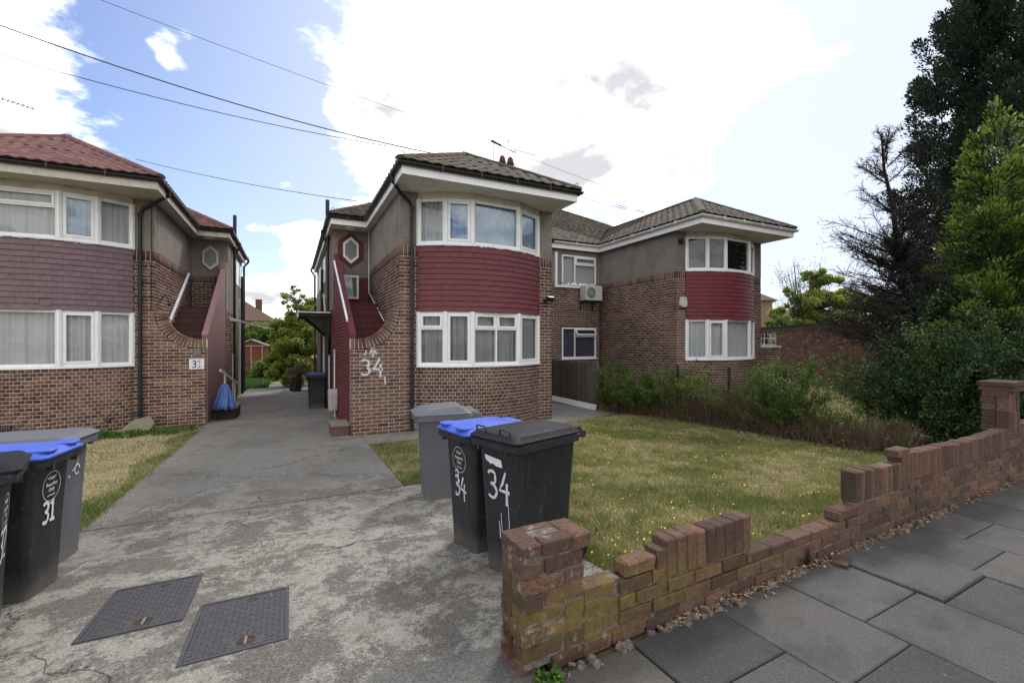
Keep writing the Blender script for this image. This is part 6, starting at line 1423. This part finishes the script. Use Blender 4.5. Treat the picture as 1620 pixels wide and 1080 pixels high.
for k in range(7): m.tube([Vector((fr(Y)[0], Y, gz(Y)+.15+.17*k)) for Y in np.linspace(10.2, 5.0, 14)], .0025, 4)
for Y in np.arange(5.1, 10.2, .15): m.tube([(fr(Y)[0], Y, gz(Y)+.1), (fr(Y)[0], Y, gz(Y)+1.17)], .0022, 4)
tag(m.build('wire_mesh', M_leadgrey), 'thin wire mesh running between the dark posts through the hedge', 'fence')
def hedge(label, Y0, Y1, L, n, hi, dens, bare, mat_=None, w=.22, out=.45, lo=0):
    st = []
    for i in range(n): y = random.uniform(Y0, Y1); p = fr(y); st.append((p[0]+random.gauss(0, w), y, gz(y)-.03))
    stembush('hedge', label, 'hedge', st, L, .035, .021, mat_ or M_hedge, out, .9, dens, 4, lo=lo, hi=hi, stemm=M_dryst, base=(float(fr((Y0+Y1)/2)[0]), (Y0+Y1)/2, gz((Y0+Y1)/2)), bare=bare)
M_dryst = plain('dry_bramble_stem', (.11, .072, .052), .9, .1, .3)
hedge('dense green end of the hedge next to the board fence', 8.6, 10.2, 1.2, 95, .7, 230, .08, w=.17)
hedge('mixed green hedge around the leftmost dark post', 7.6, 8.5, 1.3, 46, .95, 250, .12, w=.14)
hedge('thin brown brambly stretch of hedge between the posts', 5.8, 7.6, 1.12, 74, .9, 150, .38, out=.9, w=.15)
hedge('ivy clump hanging on the rightmost dark post', 5.2, 5.75, 1.36, 40, .75, 280, .05, w=.11)
hedge('low straggling end of the hedge by the big shrub', 3.8, 5.1, .7, 46, .75, 130, .4, out=.9, w=.15)
def dry(n, Y0, Y1, h, label, w=.3, lo=0, hi=1, dx=0):
    Y = RNG.uniform(Y0, Y1, n); b = np.array([tuple(fr(y)) for y in Y]); X = b[:, 0]+RNG.normal(dx, w, n); z = gzn(Y)-.02; P = np.stack([X, Y, z], 1); D = np.stack([RNG.normal(0, .35, n), RNG.normal(0, .35, n), np.ones(n)], 1); V, F = oriented(P, D, h, .0035); npmesh(label, V, F, M_dry, RNG.uniform(lo, hi, n), kind='stuff')
dry(9000, 3.4, 9.6, .42, 'dry_grass', .22, .1, 1, .12); dry(7000, 3.6, 7.6, .30, 'dry_bracken', .20, 0, .5, -.18); dry(5000, 5.6, 7.6, .75, 'dry_stalks', .16, .2, 1, .05)
Pn = []; 
for i in range(9000): y = random.uniform(3.5, 9.8); p = fr(y); Pn.append((p[0]+random.gauss(-.15, .22), y, gz(y)+abs(random.gauss(0, .10)))) 
V, F = leaves(np.array(Pn), .02, .5); npmesh('dead_bramble_leaves', V, F, M_dry, RNG.uniform(0, .5, len(Pn)), kind='stuff')
# passage plants
bush('shrub', 'overgrown yellow green shrub blocking the end of the passage', 'shrub', (.1, 24.5, gz(24)), [(-.15, 24.3, .5, .95), (.3, 24.6, 1.3, .95), (-.2, 24.8, 2.0, .75), (.9, 25, .8, .9), (.6, 25, 2.1, .7), (-.3, 24.2, 0.0, .6), (.1, 24.6, 2.7, .45)], 420, .075, M_bg1, bright=(0, 1))
tree('thin leafy sapling rising out of the passage shrub', (.25, 24.9, gz(24)), 4.2, [(0, 0, 3.6, .6), (.3, 0, 4.1, .45), (-.4, 0, 4.2, .4), (.8, .3, 3.7, .5), (-.1, 0, 4.7, .25)], 300, .055, M_bg1, 'sapling', .05)
bush('shrub', 'dry brown straggle around a stump in front of the passage shrub', 'shrub', (.15, 21.6, gz(22)), [(.0, 21.8, -.2, .55), (.35, 21.7, .1, .45)], 260, .04, M_dry, bright=(0, .7))
m = MB(); m.tube([(.25, 21.3, -.7), (.27, 21.3, -.1), (.3, 21.3, .15)], [.16, .13, .08], 9); tag(m.build('tree_stump', M_bark), 'short grey tree stump at the foot of the passage shrub', 'stump')
bush('shrub', 'green shrub left behind the shed roof', 'shrub', (-3.6, 41, gz(40)), [(-4.5, 41, 1.3, 1.4), (-2.6, 41.5, 1.4, 1.5), (-1.0, 42, 1.0, 1.3), (-5.5, 42, 1.9, 1.4)], 200, .13, M_bg2)
bush('shrub', 'low weeds clump in front of the shed', 'shrub', (-2.3, 31, gz(31)), [(-3.1, 31, -.5, .6), (-1.6, 31.5, -.3, .6), (-1.2, 30, -.2, .8)], 220, .08, M_bg2)
tree('broad green tree behind the passage, right of the far roof', (2.5, 45, gz(45)), 5, [(0, 0, 4.0, 1.8), (-1.8, 0, 3.2, 1.5), (1.8, 0, 4.2, 1.8), (-.4, 0, 5.0, 1.2), (-3, 0, 2.0, 1.4), (0, 0, 1.8, 1.9)], 120, .17, M_bg1, tr=.16)
tree('dark green tree left of the far brown roof', (-7.8, 52, gz(52)), 5, [(0, 0, 4.0, 1.5), (1.8, 0, 2.8, 1.4), (3.2, 0, 2.0, 1.2)], 120, .17, M_bg2, tr=.16)
# background on the right
tree('loose yellow green tree with bare top twigs above the garage', (36.5, 20.6, gz(20)), 8.2, [(0, 0, 4.6, 1.9), (1.6, -1.0, 4.6, 1.8), (-1.5, 1.0, 4.0, 1.5), (.6, 0, 6.0, 1.5), (2.2, -1.6, 5.4, 1.3), (-.4, .3, 7.0, .8), (0, 0, 3.0, 2.0), (3, -2, 3.4, 1.6), (-1.9, 1.2, 5.4, .8)], 110, .13, M_bg1, tr=.12, gaps=.6)
t = thing('bare_twigs_tree', 'sparse half bare twiggy tree top standing left of the yellow green tree', 'tree', (34.5, 21.6, gz(20))); m = MB(); lp = []
b0 = Vector((35.2, 21.2, 2)); 
for i in range(34):
    e = b0+Vector((random.gauss(-.2, 1.1), random.gauss(.15, .7), random.uniform(2.2, 5.8))); taper(m, [b0, b0.lerp(e, .5)+Vector((random.gauss(0, .2), 0, .3)), e], .035, .008, 4)
    for q in range(9): s_ = b0.lerp(e, random.uniform(.45, 1)); f = s_+Vector((random.gauss(0, .4), random.gauss(0, .3), random.uniform(0, .5))); taper(m, [s_, f], .01, .004, 3); lp += [tuple(f+Vector((random.gauss(0, .12), random.gauss(0, .12), random.gauss(0, .12)))) for _ in range(6)]
m.build('branches', M_bark, t); emitl('sparse_leaves', lp, .055, M_bg2, RNG.random(len(lp)), t)
tree('small dark tree between the farther bay and the garage roof', (32.6, 21.4, gz(20)), 3.6, [(0, 0, 2.6, 1.1), (.8, -.5, 2.2, 1.0), (-.7, .5, 3.0, .9), (.1, 0, 3.6, .7)], 200, .10, M_bg2, tr=.08, gaps=.5)
tree('round green tree behind the dead conifer, above the garage end', (39, 16.5, gz(16)), 6, [(0, 0, 4.2, 2.0), (2.2, -1.6, 4.6, 2.0), (-1.8, 1.2, 3.2, 1.6), (4, -3, 4, 2)], 110, .16, M_bg2, tr=.15)
bush('shrub', 'green growth hanging over the left end of the garage roof', 'shrub', (25.2, 18.6, gz(18)), [(25.0, 18.2, 2.0, .7), (24.3, 17.2, 2.1, .4), (25.8, 18.8, 1.4, .8)], 320, .06, M_bg2)
# trees over the road (they show in the window panes)
for i, (x, y, lab) in enumerate(((16, -17, 'broad street tree across the road behind the camera, on the right'), (-13, -17, 'broad street tree across the road behind the camera, on the left'))):
    tree(lab, (x, y, -.15), 6, [(0, 0, 6, 2.4), (2.2, 0, 5, 2.0), (-2.2, .5, 5, 2.0), (0, 1.5, 7.5, 1.8), (.5, -1.5, 4.5, 1.8)], 60, .22, M_bg2, 'street_tree', .25, 'street trees across the road')
